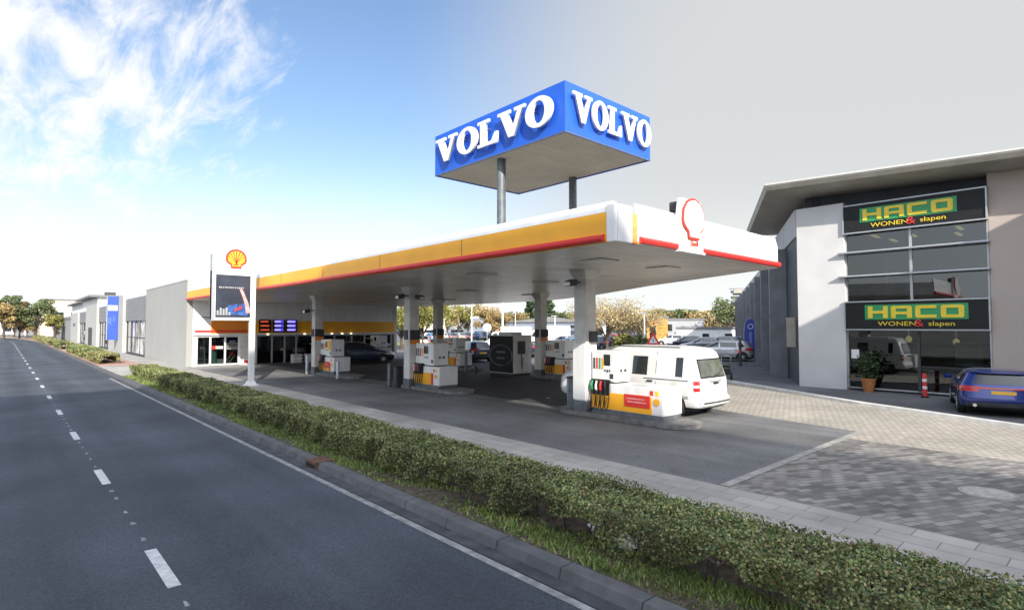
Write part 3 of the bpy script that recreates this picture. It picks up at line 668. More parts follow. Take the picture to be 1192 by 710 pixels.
# litter, drain, manhole
def bag(x, y, s, label):
    mb = MB(); vs = []; n = 12; rg = 7
    for j in range(rg + 1):
        for k in range(n):
            t = math.pi * j / rg; a = 2 * math.pi * k / n; q = s * (1 + .22 * math.sin(k * 2.3 + j * 1.7) + .1 * random.random())
            vs.append((q * math.sin(t) * math.cos(a), 1.3 * q * math.sin(t) * math.sin(a), s * .75 + .75 * q * math.cos(t)))
    mb.add(vs, [(j * n + k, j * n + (k + 1) % n, (j + 1) * n + (k + 1) % n, (j + 1) * n + k) for j in range(rg) for k in range(n)])
    tag(mb.build('litter_bag', M['bag'], None, (x, y, .0), smooth=True), label, 'litter', 'white litter under the hedge')
bag(5.42, 4.42, .075, 'crumpled white plastic bag under the hedge, further from the camera')
bag(5.25, 3.85, .095, 'larger white plastic bag lying under the hedge near bare stems')
dr = thing('storm_drain', 'rusty iron kerb drain with slotted mouth set in the roadside kerb', 'drain', (4.36, 10.2, -.1))
MB().box(-.10, .30, -.22, .22, .0, .125).build('casing', M['rust'], dr, bevel=.008)
for k in range(3): MB().box(-.112, -.09, -.17 + k * .125, -.08 + k * .125, .022, .085).build('slot', M['black'], dr)
mh = thing('manhole_cover', 'round pale manhole cover set in the grey block paving', 'manhole', (10.95, 1.45, .006))
MB().lathe([(.36, 0), (.36, .012), (.31, .013)], 36).build('frame', M['concrete'], mh); mb = MB().lathe([(.30, 0), (.30, .016), (.295, .018)], 36)
for k in range(-4, 5): mb.box(-math.sqrt(.27 ** 2 - (k * .06) ** 2), math.sqrt(.27 ** 2 - (k * .06) ** 2), k * .06 - .012, k * .06 + .012, .018, .023)
mb.build('lid', M['iron'], mh)

# ================================================================== the canopy
FOOT = [(8.4, 6.35), (15.6, 6.35), (18.6, 12.3), (22.5, 18.5), (24.8, 24), (24.8, 38.95), (8.4, 38.95)]
ZS = 4.1
can = thing('canopy', 'wide petrol station canopy with yellow fascia and red edge tube over the pumps', 'canopy', (8.4, 6.35, 0))
def cl_(p): return (p[0] - 8.4, p[1] - 6.35)
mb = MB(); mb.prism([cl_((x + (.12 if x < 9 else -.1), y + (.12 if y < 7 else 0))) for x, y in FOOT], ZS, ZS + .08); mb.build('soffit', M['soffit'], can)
mb = MB(); mb.prism([cl_((x + (.3 if x < 9 else -.2), y + (.3 if y < 7 else 0))) for x, y in FOOT], ZS + .09, ZS + .5); mb.build('roof', M['roofgrey'], can)
# fascia along the road: profile in (x outward, z), swept along Y
def sweep_y(prof, y0, y1, m, name, parent=can, x=0.):
    mb = MB(); mb.prism(prof, y0, y1, 0, lambda u, v, w: (x + u, w, v)); return mb.build(name, m, parent)
LEN = 38.95 - 6.35
sweep_y([(0, ZS - .01), (.06, ZS - .01), (.06, ZS + .56), (-.02, ZS + .56), (-.02, ZS + .03)], .20, LEN, M['yellow'], 'yellow_fascia')
sweep_y([(-.02, ZS + .563), (.08, ZS + .563), (.32, ZS + .80), (.16, ZS + .80), (.0, ZS + .66)], .20, LEN, M['white'], 'white_fascia')
MB().tube([(-.045, .24, ZS + .07), (-.045, LEN, ZS + .07)], .072, 14).build('red_edge_tube', M['red'], can, smooth=True)
mb = MB()
for y in np.arange(4.7, LEN, 4.07): MB().box(-.026, -.018, y - .006, y + .006, ZS, ZS + .56).build('fascia_joint', M['darkgrey'], can)
# white corner and end fascia facing the drive
mb = MB(); mb.box(-.03, .06, 0, .195, ZS - .01, ZS + .70); mb.box(.06, .50, -.03, .06, ZS - .01, ZS + .70); mb.build('corner_panel', M['whiteg'], can, bevel=.01)
mb = MB(); mb.box(.505, .66, -.02, .06, ZS, ZS + .57); mb.build('end_yellow_panel', mat('faded_orange', (.62, .36, .10), .5), can)
mb = MB(); mb.prism([(0, ZS - .005), (.06, ZS - .005), (.06, ZS + .80), (.04, ZS + .80), (-.02, ZS + .56), (-.02, ZS)], .665, 7.18, 0, lambda u, v, w: (w, u, v)); mb.build('end_fascia', M['whiteg'], can)
for a, b in ((.72, 2.0), (3.02, 7.18)): MB().tube([(a, -.045, ZS + .075), (b, -.045, ZS + .075)], .072, 14).build('red_edge_tube', M['red'], can, smooth=True)
MB().box(.5, 7.18, -.028, -.02, ZS - .0, ZS + .035).build('end_orange_trim', M['orange'], can)
# slanted fascia of the back edge
mb = MB()
for (a, b) in zip(FOOT[1:5], FOOT[2:6]):
    p, q = cl_(a), cl_(b); mb.add([(p[0], p[1], ZS - .01), (q[0], q[1], ZS - .01), (q[0], q[1], ZS + .6), (p[0], p[1], ZS + .6), (p[0] - .08, p[1] + .02, ZS - .01), (q[0] - .08, q[1] + .02, ZS - .01), (q[0] - .08, q[1] + .02, ZS + .6), (p[0] - .08, p[1] + .02, ZS + .6)], [(0, 1, 2, 3), (7, 6, 5, 4), (3, 2, 6, 7), (0, 4, 5, 1)])
mb.build('back_fascia', M['white'], can)
# emblem shield on the end
sh = MB().add([(2.02, -.12, ZS + .02), (3.0, -.12, ZS + .02), (3.0, -.12, ZS + .62), (2.90, -.12, ZS + 1.12), (2.12, -.12, ZS + 1.12), (2.02, -.12, ZS + .62), (2.02, -.02, ZS + .02), (3.0, -.02, ZS + .02), (3.0, -.02, ZS + .62), (2.90, -.02, ZS + 1.12), (2.12, -.02, ZS + 1.12), (2.02, -.02, ZS + .62)],
    [(0, 1, 2, 3, 4, 5), (11, 10, 9, 8, 7, 6), (0, 6, 7, 1), (1, 7, 8, 2), (2, 8, 9, 3), (3, 9, 10, 4), (4, 10, 11, 5), (5, 11, 6, 0)]).build('emblem_shield', M['whiteg'], can)
pecten(sh, face_mtx((2.55, -.15, ZS + .66), SOUTH), .86, .03, True)
text('Shell', .17, .012, 'emblem_word', M['redlogo'], sh, face_mtx((2.55, -.165, ZS + .12), SOUTH))
MB().box(2.0, 3.02, -.16, -.015, ZS - .03, ZS + .015).build('shield_ledge', M['whiteg'], can)
for (x, y) in ((10.6, 8.5), (13.2, 8.4), (10.8, 13.2), (14.4, 14), (10.7, 18), (15.2, 19.6), (10.6, 23), (15.4, 25), (19.5, 20), (19.5, 27), (12.5, 31), (17, 32), (21.5, 33)):
    MB().box(x - 8.4 - .34, x - 8.4 + .34, y - 6.35 - .34, y - 6.35 + .34, ZS - .035, ZS - .002).build('light_panel', M['offwhite'], can, bevel=.006)
COLS = [(12.25, 10.35), (12.2, 19.4), (12.15, 28.4), (19.4, 19.2), (19.2, 27.6)]
for i, (x, y) in enumerate(COLS):
    u, v = x - 8.4, y - 6.35
    c = MB().box(u - .22, u + .22, v - .22, v + .22, .42, ZS - .28).build('column', M['offwhite'], can, bevel=.012)
    MB().add([(u - .22, v - .22, ZS - .28), (u + .22, v - .22, ZS - .28), (u + .22, v + .22, ZS - .28), (u - .22, v + .22, ZS - .28), (u - .36, v - .30, ZS - .003), (u + .36, v - .30, ZS - .003), (u + .36, v + .30, ZS - .003), (u - .36, v + .30, ZS - .003)], [(0, 1, 5, 4), (1, 2, 6, 5), (2, 3, 7, 6), (3, 0, 4, 7), (4, 5, 6, 7)]).build('column_capital', M['offwhite'], c)
    MB().box(u - .235, u + .235, v - .235, v + .235, .005, .42).build('column_plinth', M['greysteel'], c, bevel=.01)
    if i == 0:
        MB().box(u - .10, u + .20, v - .30, v - .222, 2.06, 2.36).build('number_panel', M['darkgrey'], c, bevel=.008); continue
    MB().box(u - .235, u + .235, v - .30, v - .222, 1.98, 2.36).build('number_panel', M['darkgrey'], c, bevel=.008)
    MB().box(u - .235, u + .235, v - .28, v - .224, 1.80, 1.965).build('orange_panel', M['orange'], c)
    MB().box(u - .26, u - .222, v - .1, v + .16, 1.98, 2.36).build('number_panel', M['darkgrey'], c, bevel=.006)
# wider white casing; its white and height imitate the sunlit lower part of the column
MB().box(12.25 - 8.4 - .26, 12.25 - 8.4 + .24, 10.35 - 6.35 - .24, 10.35 - 6.35 + .26, .43, 2.02).build('sunlit_casing', M['whiteg'], can, bevel=.03)
# small floodlights and cameras bolted to the structure
def flood(x, y, z, rot, label, s=1.):
    t = thing('floodlight', label, 'floodlight', (x, y, z), rot, 'floodlights under the canopy')
    mb = MB().add([(-.02, -.17, -.08), (-.02, .17, -.08), (-.02, .17, .1), (-.02, -.17, .1), (.24, -.13, -.12), (.24, .13, -.12), (.24, .13, .02), (.24, -.13, .02)], [(0, 1, 2, 3), (4, 5, 6, 7), (0, 1, 5, 4), (1, 2, 6, 5), (2, 3, 7, 6), (3, 0, 4, 7)]); mb.build('housing', M['darkgrey'], t, bevel=.012)
    MB().tube([(-.30, 0, .03), (-.02, 0, .02)], .025, 8).build('bracket', M['darkgrey'], t)
    MB().box(.225, .25, -.11, .11, -.1, .0).build('lens', M['lamp_white'], t)
flood(11.73, 10.35, 3.72, R(180), 'dark floodlight on the road side of the front column beside the white van')
flood(11.70, 19.3, 3.70, R(180), 'dark floodlight on the road side of the middle column')
flood(12.2, 18.88, 3.66, R(-90), 'dark floodlight on the drive side of the middle column')
flood(11.62, 28.3, 3.3, R(180), 'small dark floodlight on the farthest front column by the shop')
cm = thing('security_camera', 'small dark camera box on a post above the canopy end beside the emblem', 'camera', (10.72, 6.5, 4.85))
MB().tube([(0, 0, -.3), (0, 0, .12)], .02, 8).build('post', M['alu'], cm); MB().box(-.09, .09, -.14, .1, .12, .34).build('housing', M['darkgrey'], cm, bevel=.015)

# ================================================================== roof sign
rs = thing('roof_sign', 'big blue box sign with white dealer lettering on posts above the canopy', 'sign', (11.6, 10.5, 4.2))
SZ = 8.0 - 4.2
LX, LY, SH = 4.2, 6.42, 1.47
MB().box(0, .06, 0, LY, SZ, SZ + SH).box(.06, LX - .06, 0, .06, SZ, SZ + SH).box(LX - .06, LX, 0, LY, SZ, SZ + SH).box(.06, LX - .06, LY - .06, LY, SZ, SZ + SH).box(.06, LX - .06, .06, LY - .06, SZ + SH - .10, SZ + SH - .04).build('box', M['blue'], rs)
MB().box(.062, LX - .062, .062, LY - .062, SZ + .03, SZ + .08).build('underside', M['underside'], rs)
MB().box(-.012, LX + .012, -.012, -.001, SZ - .01, SZ + .02).box(-.012, -.001, -.001, LY, SZ - .01, SZ + .02).build('bottom_trim', M['greysteel'], rs)
slab_word('VOLVO', .86, 5.8, .07, 'letter', M['whiteg'], rs, face_mtx((-.16, LY / 2 + .0, SZ + SH * .52), WEST))
slab_word('VOLVO', .84, 3.85, .06, 'letter', M['whiteg'], rs, face_mtx((LX / 2 + .02, -.13, SZ + SH * .52), SOUTH))
mb = MB()
for y in np.linspace(.5, LY - .5, 9): mb.tube([(0, y, SZ + SH * .6), (-.16, y, SZ + SH * .6)], .02, 6)
mb.build('letter_pins', M['greysteel'], rs)
for (x, y) in ((12.06, 13.75), (15.55, 13.7)): MB().tube([(x - 11.6, y - 10.5, .02), (x - 11.6, y - 10.5, SZ + .03)], .145, 20).build('post', M['greysteel'], rs, smooth=True)

# ================================================================== pylon sign
py = thing('pylon_sign', 'tall white pylon sign with shell emblem and dark poster beside the hedge', 'sign', (7.8, 24.93, 0))
MB().box(-.10, .12, -.09, .09, .06, 4.78).build('post', M['whiteg'], py, bevel=.015)
MB().box(-.26, .26, -.2, .2, .0, .06).add([(-.2, -.15, .06), (.2, -.15, .06), (.2, .15, .06), (-.2, .15, .06), (-.12, -.1, .22), (.13, -.1, .22), (.13, .1, .22), (-.12, .1, .22)], [(0, 1, 5, 4), (1, 2, 6, 5), (2, 3, 7, 6), (3, 0, 4, 7)]).build('foot', M['white'], py)
MB().box(-1.60, -.105, -.13, .13, 2.75, 4.78).build('poster_case', M['whiteg'], py, bevel=.02)
MB().box(-1.45, -.12, -.136, -.128, 2.87, 4.62).build('poster', M['poster'], py)
po = MB().add([(-.62, -.14, 2.98), (-.22, -.14, 2.95), (-.18, -.14, 3.5), (-.56, -.14, 3.42), (-.95, -.14, 3.0), (-.66, -.14, 2.98), (-.62, -.14, 3.44), (-1.0, -.14, 3.36)], [(0, 1, 2, 3), (4, 5, 6, 7)]).build('poster_cans', M['canblue'], py)
MB().add([(-.72, -.144, 3.12), (-.44, -.144, 3.26), (-.44, -.144, 3.36), (-.72, -.144, 3.22)], [(0, 1, 2, 3)]).build('poster_red_patch', M['red'], py)
mb = MB()
for k in range(6):
    a = k / 5.; mb.add([(-.5 + .27 * math.sin(a * 1.5) - .05, -.142, 4.05 - 1.0 * a), (-.44 + .27 * math.sin(a * 1.5) + .06 * a, -.142, 4.06 - 1.0 * a)], [])
mb.f = [(2 * i, 2 * i + 1, 2 * i + 3, 2 * i + 2) for i in range(5)]; mb.m = [0] * 5; mb.build('poster_arm', M['pink'], py)
mb = MB()
for k in range(13): mb.box(-1.33 + k * .075, -1.33 + k * .075 + random.uniform(.035, .06), -.1405, -.1395, 4.07 + random.uniform(-.01, .01), 4.13)
for k in range(5): mb.box(-1.4 + k * .11, -1.4 + k * .11 + .075, -.1405, -.1395, 2.96, 3.02 + random.uniform(.05, .26))
mb.build('poster_text', M['alu'], py)
MB().box(-1.47, .12, -.14, .14, 4.79, 5.74).build('emblem_case', M['whiteg'], py, bevel=.02)
MB().box(-1.60, -1.475, -.15, .15, 2.73, 5.45).build('side_rail', M['alu'], py, bevel=.01)
pecten(py, face_mtx((-.70, -.16, 5.26), SOUTH), .78, .03)

# ================================================================== pumps
def island(x, y0, y1, label):
    w = .62; pts = []
    for k in range(9): a = R(180) + R(180) * k / 8; pts.append((w * math.cos(a), y0 + w + w * math.sin(a)))
    for k in range(9): a = R(180) * k / 8; pts.append((w * math.cos(a), y1 - w + w * math.sin(a)))
    mid = (y0 + y1) / 2; mb = MB().prism([(u, v - mid) for u, v in pts], 0, .13)
    tag(mb.build('pump_island', M['island'], None, (x, mid, .01), bevel=.02), label, 'kerb island', 'pump islands')
island(12.55, 7.0, 11.4, 'concrete island under the front pump beside the white van'); island(12.65, 16.2, 20.4, 'concrete island under the pump at the middle column')
island(12.6, 24.6, 29.3, 'concrete island under the farthest front pump'); island(19.8, 16.6, 20, 'concrete island under the back pump next to the dark cabinet')
island(19.8, 24.5, 28.4, 'concrete island under the back pump hidden behind the middle pump')
island(20.5, 35.2, 38.2, 'concrete island under the distant pump at the shop front')
def make_pump(label, loc, base=1.72, head=1.26, group='fuel pumps'):
    """origin at the column end of the cabinet; it runs towards -Y and serves the road side (-X)"""
    t = thing('fuel_pump', label, 'fuel pump', loc, 0, group); H0 = .13; B, D = base, head
    MB().box(.02, .86, -B + .02, -.02, H0, H0 + .12).build('plinth', M['greysteel'], t, bevel=.006)
    MB().box(0, .88, -B, 0, H0 + .122, H0 + .82).build('cabinet', M['whiteg'], t, bevel=.02)
    YF = .70 if base < 2 else .86
    MB().box(-.012, .0, -B * YF, -.02, H0 + .14, H0 + .58).build('yellow_panel', M['yellow'], t)
    if base < 2: MB().box(-.016, .0, -B * .70 - .13, -B * .70 - .003, H0 + .14, H0 + .58).build('red_panel', M['red'], t)
    hd = MB().box(.06, .76, -D, 0, H0 + .86, H0 + 1.70).build('head', M['whiteg'], t, bevel=.02)
    MB().box(.10, .72, -D + .04, -.02, H0 + .822, H0 + .859).build('neck', M['darkgrey'], t)
    k0 = min(1., D / 1.1)
    MB().box(.045, .062, -.60 * k0 - .30 * k0, -.60 * k0, H0 + 1.30, H0 + 1.60).build('screen', M['carglass'], hd, bevel=.006)
    for k, m in enumerate(('black', 'red', 'signgreen', 'yellow') if base > 2 else ('black', 'darkgrey', 'red', 'yellow')):
        MB().box(.048, .062, -.06 - (k * .14 + .07) * k0, -.06 - k * .14 * k0, H0 + 1.2, H0 + 1.5).build('grade_label', M[m], hd)
    for k in range(2): MB().box(.30 + k * .18, .40 + k * .19, -D - .008, -D + .002, H0 + 1.12, H0 + 1.2).build('number', M['darkgrey'], hd)
    for k in range(3): MB().box(.045, .061, -.68 * k0 - k * .11 * k0, -.66 * k0 - k * .11 * k0 + .02, H0 + 1.14 - .02 * (k % 2), H0 + 1.19).build('button', M['darkgrey'], hd)
    MB().box(.05, .061, -D + .04, -D + .16, H0 + .95, H0 + 1.08).build('card_reader', M['darkgrey'], hd, bevel=.004)
    for k in range(2): MB().box(-.006, -.0005, -B + .12 + k * .16, -B + .22 + k * .16, H0 + .62, H0 + .74).build('sticker', M['redlogo' if k else 'signyellow'], t)
    MB().box(-.004, -.0005, -.70, -.69, H0 + .13, H0 + .80).build('door_gap', M['darkgrey'], t)
    bay = MB().box(-.03, .05, -.66, -.02, H0 + .50, H0 + .92).build('nozzle_bay', M['black'], t, bevel=.01)
    for k, m in enumerate(('signgreen', 'white', 'red', 'black') if base > 2 else ('white', 'red', 'greysteel', 'black')):
        y = -.11 - k * .15
        nz = MB().tube([(-.06, y, H0 + .62), (-.10, y, H0 + .76), (-.06, y, H0 + .88)], [.022, .032, .024], 8)
        nz.tube([(-.10, y, H0 + .78), (-.14, y, H0 + .70), (-.10, y, H0 + .64)], .012, 6); nz.build('nozzle', M[m], bay, smooth=True)
        MB().tube([(-.07, y, H0 + .60), (-.11, y - .01, H0 + .38), (-.13, y - .03, H0 + .20), (-.12, y - .06, H0 + .1), (-.1, y - .10, H0 + .20), (-.05, y - .11, H0 + .5)], .015, 7).build('hose', M['rubber'], bay, smooth=True)
    outline([circle(0, 0, .075, .075, 20)] if base < 2 else [scallop(.17)], .012, 'emblem', M['yellow'], t, face_mtx((-.02, -B * YF - (.30 if base < 2 else .15), H0 + .46), WEST))
    return t
P1 = make_pump('white and yellow fuel pump in the sun in front of the white van', (12.12, 10.05, .01), 2.30, .78)
P2 = make_pump('white and yellow fuel pump at the middle column, nearest shaded one', (12.18, 19.15, .01))
p3 = dup(P2, (12.15, 28.12, .01), None, 'shaded fuel pump at the farthest front column, with the pink notice')
dup(P2, (19.35, 18.9, .01), None, 'shaded fuel pump behind the front column, to the right of the dark cabinet')
dup(P2, (19.3, 27.3, .01), None, 'fuel pump in deep shade directly behind the middle pump')
dup(P2, (20.1, 37.7, .01), None, 'small distant fuel pump close to the shop windows')
for o, yy in ((P1, (-1.93, -1.15)), (p3, (-1.2, -.7))):
    n = MB().box(-.026, -.0165, yy[0], yy[1], .13 + .28, .13 + .60).build('notice', M['red'], o)
    MB().box(-.029, -.0265, yy[0] + .1, yy[1] - .1, .13 + .40, .13 + .43).box(-.029, -.0265, yy[0] + .16, yy[1] - .06, .13 + .48, .13 + .51).build('notice_text', M['pink'], n)
MB().box(.042, .058, -1.2, -.85, 1.28, 1.78).build('poster', M['yellow'], p3)
# bins, bollards, cabinet
bn = thing('waste_bin', 'dark grey waste bin against the front column under the canopy', 'bin', (12.28, 10.82, .14))
MB().add([(-.14, -.14, 0), (.14, -.14, 0), (.14, .14, 0), (-.14, .14, 0), (-.15, -.15, .86), (.15, -.15, .86), (.15, .15, .86), (-.15, .15, .86)], [(3, 2, 1, 0), (0, 1, 5, 4), (1, 2, 6, 5), (2, 3, 7, 6), (3, 0, 4, 7), (4, 5, 6, 7)]).build('body', M['greysteel'], bn, bevel=.015)
MB().box(-.165, .165, -.165, .165, .863, .92).build('lid', M['darkgrey'], bn, bevel=.02)
bn2 = thing('waste_bin', 'low dark waste bin beside the middle column', 'bin', (12.0, 20.1, .01))
MB().box(-.14, .14, -.14, .14, 0, .8).build('body', M['darkgrey'], bn2, bevel=.02); MB().box(-.155, .155, -.155, .155, .803, .86).build('lid', M['black'], bn2, bevel=.02)
def bollard(x, y, h, label, m='greysteel'):
    t = thing('bollard', label, 'bollard', (x, y, .01), 0, 'bollards by the pumps')
    MB().lathe([(.075, 0), (.075, h - .04), (.05, h)], 16).build('post', M[m], t, smooth=True); MB().lathe([(.12, 0), (.12, .03), (.08, .035)], 16).build('base', M['darkgrey'], t)
bollard(11.75, 25.1, .85, 'steel bollard at the end of the farthest front pump', 'alu'); bollard(11.85, 28.95, 1.0, 'steel bollard left of the farthest front column', 'alu')
bollard(11.9, 20.6, .95, 'grey bollard left of the middle column'); bollard(18.6, 24.1, 1.15, 'thick grey bollard left of the dark cabinet'); bollard(18.9, 23.6, .35, 'short black stub bollard at the foot of the thick grey one', 'black')
cb = thing('vending_cabinet', 'big white cabinet with dark front and oval ring between the columns', 'cabinet', (18.9, 21.55, .01))
MB().box(0, 1.25, -.95, .95, .12, 2.05).build('casing', M['offwhite'], cb, bevel=.02); MB().box(.05, 1.2, -.9, .9, 0, .12).build('plinth', M['darkgrey'], cb)
fp = MB().box(-.03, -.001, -.90, .90, .16, 2.0).build('front_panel', M['signdark'], cb, bevel=.005)
mb = MB().tube([(-.038, .0 + .86 * math.cos(2 * math.pi * k / 40), 1.02 + .52 * math.sin(2 * math.pi * k / 40)) for k in range(41)], .014, 6); mb.build('oval_ring', M['alu'], fp, smooth=True)
MB().box(-.034, -.0305, -.32, .36, 1.14, 1.24).box(-.034, -.0305, -.28, .30, .84, .92).build('faded_lettering', M['greysteel'], fp)
MB().box(.2, 1.0, -.5, .45, 2.052, 2.2).build('top_unit', M['white'], cb, bevel=.02)
MB().box(.25, .8, -.962, -.951, 1.1, 1.75).build('side_screen', M['darkgrey'], cb, bevel=.006); MB().tube([(.5, -.99, 1.1), (.45, -1.04, .7), (.5, -1.02, .35), (.6, -.99, .9)], .02, 8).build('hose', M['rubber'], cb, smooth=True)

# ================================================================== station shop
FY = 39.0
sp = thing('station_shop', 'petrol station shop with glazed front below a yellow band at the end of the canopy', 'shop', (8.4, FY, 0))
def SB(x0, x1, y0, y1, z0, z1, name, m, par=sp, bev=0): return MB().box(x0 - 8.4, x1 - 8.4, y0 - FY, y1 - FY, z0, z1).build(name, m, par, bevel=bev)
SB(8.72, 8.98, FY, FY + .3, 0, 1.90, 'corner_pier', M['white']); SB(8.72, 22.9, FY - .02, FY + .3, 1.92, 4.85, 'upper_wall', M['white'])
SB(8.72, 22.9, FY + 7.8, FY + 8, 0, 4.8, 'back_wall', M['interior']); SB(22.7, 22.9, FY + .3, FY + 7.8, 0, 4.8, 'side_wall', M['white']); SB(8.72, 22.7, FY + .3, FY + 7.8, 2.7, 2.8, 'ceiling', M['interiorfloor']); SB(8.98, 22.7, FY + .05, FY + 7.8, .005, .03, 'floor', M['interiorfloor'])
SB(8.72, 22.9, FY + .3, FY + 8, 4.7, 4.85, 'roof', M['roofgrey'])
SB(11.9, 22.9, FY - .10, FY - .021, 2.04, 2.86, 'yellow_band', M['yellow']); SB(9.75, 11.9, FY - .10, FY - .021, 2.06, 2.9, 'yellow_band', M['orange']); SB(8.8, 11.9, FY - .14, FY - .101, 2.16, 2.26, 'red_trim', M['red'])
SB(8.72, 22.9, FY - .12, FY - .021, 1.93, 2.035, 'ledge', M['white'])
XS = [8.98, 9.75, 10.62, 11.45]
for a, b in zip(XS[:-1], XS[1:]):
    SB(a + .05, b - .05, FY + .1, FY + .115, .12, 1.82, 'window', M['glass'])
mb = MB()
for x in XS: mb.box(x - 8.4 - .05, x - 8.4 + .05, .03, .16, .03, 1.9)
mb.box(XS[0] - 8.4, XS[-1] - 8.4, .04, .15, .03, .12).box(XS[0] - 8.4, XS[-1] - 8.4, .04, .15, 1.82, 1.9); mb.build('window_frames', M['whiteg'], sp)
SB(11.5, 12.55, FY, FY + .3, 0, 1.918, 'wall_panel', M['offwhite'])
X2 = [12.55, 13.55, 14.4, 15.2, 16.6, 18.0, 19.35, 20.4, 21.5, 22.7]
mb = MB()
for x in X2: mb.box(x - 8.4 - .045, x - 8.4 + .045, .03, .16, .03, 1.9)
mb.box(4.15, 14.3, .04, .15, 1.84, 1.9); mb.build('window_frames', M['alu'], sp)
for a, b in zip(X2[:-1], X2[1:]): SB(a + .045, b - .045, FY + .1, FY + .115, .05, 1.84, 'window', M['glassdark'])
for x in (13.2, 15.7, 16.3, 17.0, 17.7, 18.5, 19.2): SB(x - .05, x + .05, FY - .22, FY - .13, 1.955, 1.99, 'downlight', M['lit_warm'])
SB(22.9, 23.1, FY - .1, FY + 2, 0, 4.6, 'end_pier', M['offwhite'])
SB(8.9, 11.3, FY + 2.5, FY + 5, 4.85, 5.25, 'roof_plant', M['alu'])
SB(9.2, 11.2, FY - .028, FY - .021, 3.05, 3.1, 'wall_cable', M['darkgrey'])
# interior: shelves are things
def shelf(x, y, w, h, cols, label, group='shop shelves'):
    t = thing('shelf', label, 'shelf', (x, y, .03), 0, group); mb = MB()
    for k in range(4): mb.box(0, w, 0, .4, k * h / 4, k * h / 4 + .03)
    mb.box(0, w, .4, .43, 0, h); mb.build('rack', M['greysteel'], t)
    for ci, cname in enumerate(cols):
        g = MB(); u = .04
        for k in range(4):
            u = .03
            while u < w - .12:
                q = random.uniform(.08, .18)
                if random.random() < 1 / len(cols): g.box(u, u + q * .85, .04, .3, k * h / 4 + .032, k * h / 4 + .032 + random.uniform(.1, h / 4 - .06))
                u += q
        if g.v: g.build('goods', M[cname], t)
shelf(14.45, FY + .7, .7, 1.6, ['red', 'white', 'yellow'], 'low rack of red and white goods behind the shop door'); shelf(15.4, FY + .9, 1.1, 1.3, ['greysteel', 'white', 'canblue'], 'rack with grey goods behind the shop window under the price screens')
shelf(18.2, FY + 1.2, 1.2, 1.6, ['orange', 'white', 'red'], 'rack of orange and red goods near the middle of the shop front'); shelf(20.7, FY + 1.0, 1.2, 1.7, ['signgreen', 'yellow', 'white'], 'rack of bright green goods at the right end of the shop front')
# things in front of and behind the left windows
tw = thing('display_rack', 'pale wooden display rack behind the left shop window', 'rack', (9.15, FY + .45, .03)); MB().box(0, .42, 0, .3, 0, 1.15).build('frame', M['hacowhite'], tw, bevel=.01); MB().box(.06, .36, -.012, -.001, .1, 1.05).build('goods', M['interior'], tw); MB().box(-.12, -.02, 0, .3, 0, .8).build('side_box', M['beige'], tw)
bt = thing('gas_bottle', 'mint green gas bottle standing behind the middle shop window', 'gas bottle', (10.0, FY + .4, .03)); MB().lathe([(.2, 0), (.22, .05), (.22, .72), (.17, .86), (.06, .93)], 18).build('shell', M['mint'], bt, smooth=True); MB().lathe([(.09, .90), (.09, 1.05), (.07, 1.06)], 12).build('collar', M['mint'], bt)
tag(MB().box(-.2, .2, -.12, .12, 0, .38).build('carton', M['white'], None, (10.42, FY + .35, .03), bevel=.01), 'white carton next to the mint gas bottle in the shop window', 'box')
ps = thing('window_notice', 'red and white notice stuck inside the middle shop window', 'notice', (9.85, FY + .09, 1.05)); MB().box(0, .22, -.005, .0, 0, .22).build('red_tag', M['red'], ps); MB().box(.22, .65, -.005, 0, .03, .10).box(.22, .66, -.005, 0, .12, .19).build('white_lines', M['white'], ps)
wb = thing('wheelbarrow', 'wooden barrow with a red cone leaning inside the third shop window', 'barrow', (10.95, FY + .45, .03))
MB().tube([(-.3, 0, 0), (.2, 0, .7)], .05, 8).tube([(-.05, 0, 0), (.38, 0, .6)], .05, 8).tube([(-.2, 0, .22), (.1, 0, .2)], .04, 8).build('frame', M['beige'], wb); MB().lathe([(.2, .62), (.14, .8), (.05, .92)], 14, 0, (.2, 0, 0)).build('cone', M['red'], wb, smooth=True)
mb = MB()
for r_ in range(4):
    u = .0
    while u < .62 - (.3 if r_ == 0 else 0):
        q = random.uniform(.07, .12); mb.box(u + (.15 if r_ == 0 else 0), u + (.15 if r_ == 0 else 0) + q * .7, 0, .004, .5 - r_ * .15, .6 - r_ * .15); u += q
tag(mb.build('window_lettering', mat('chalk_letter', (.28, .27, .26), .7), None, (10.72, FY + .085, .98)), 'pale chalk style lettering on the third shop window', 'lettering')
pp = thing('sack', 'white and red sack on the ground right of the shop windows', 'sack', (11.75, FY - .3, .01)); MB().box(-.18, .18, -.12, .12, 0, .42).build('bag', M['white'], pp, bevel=.05); MB().box(-.12, .12, -.126, -.121, .1, .3).build('print', M['red'], pp)
for k, (x, lab) in enumerate(((13.0, 'dark price screen with red figures, leftmost on the yellow band'), (13.9, 'price screen glowing blue in the middle of the trio'), (14.75, 'price screen glowing blue, rightmost of the trio'))):
    t = thing('price_screen', lab, 'screen', (x, FY - .12, 2.1), 0, 'price screens on the shop'); w = .78
    MB().box(-w / 2, w / 2, -.09, .0, 0, .86).build('casing', M['black'], t, bevel=.01)
    d = MB(); e = MB()
    for r_ in range(3):
        z = .08 + r_ * .28; d.box(-.26 if k else -.1, .3, -.094, -.0905, z, z + .2); e.box(-.3, random.uniform(.05, .28), -.098, -.0945, z + .05, z + .13)
    if k: d.build('lit_panel', M['lit_blue'], t); e.build('lit_figures', M['lit_violet'], t)
    else: e.build('lit_figures', M['lit_red'], t)
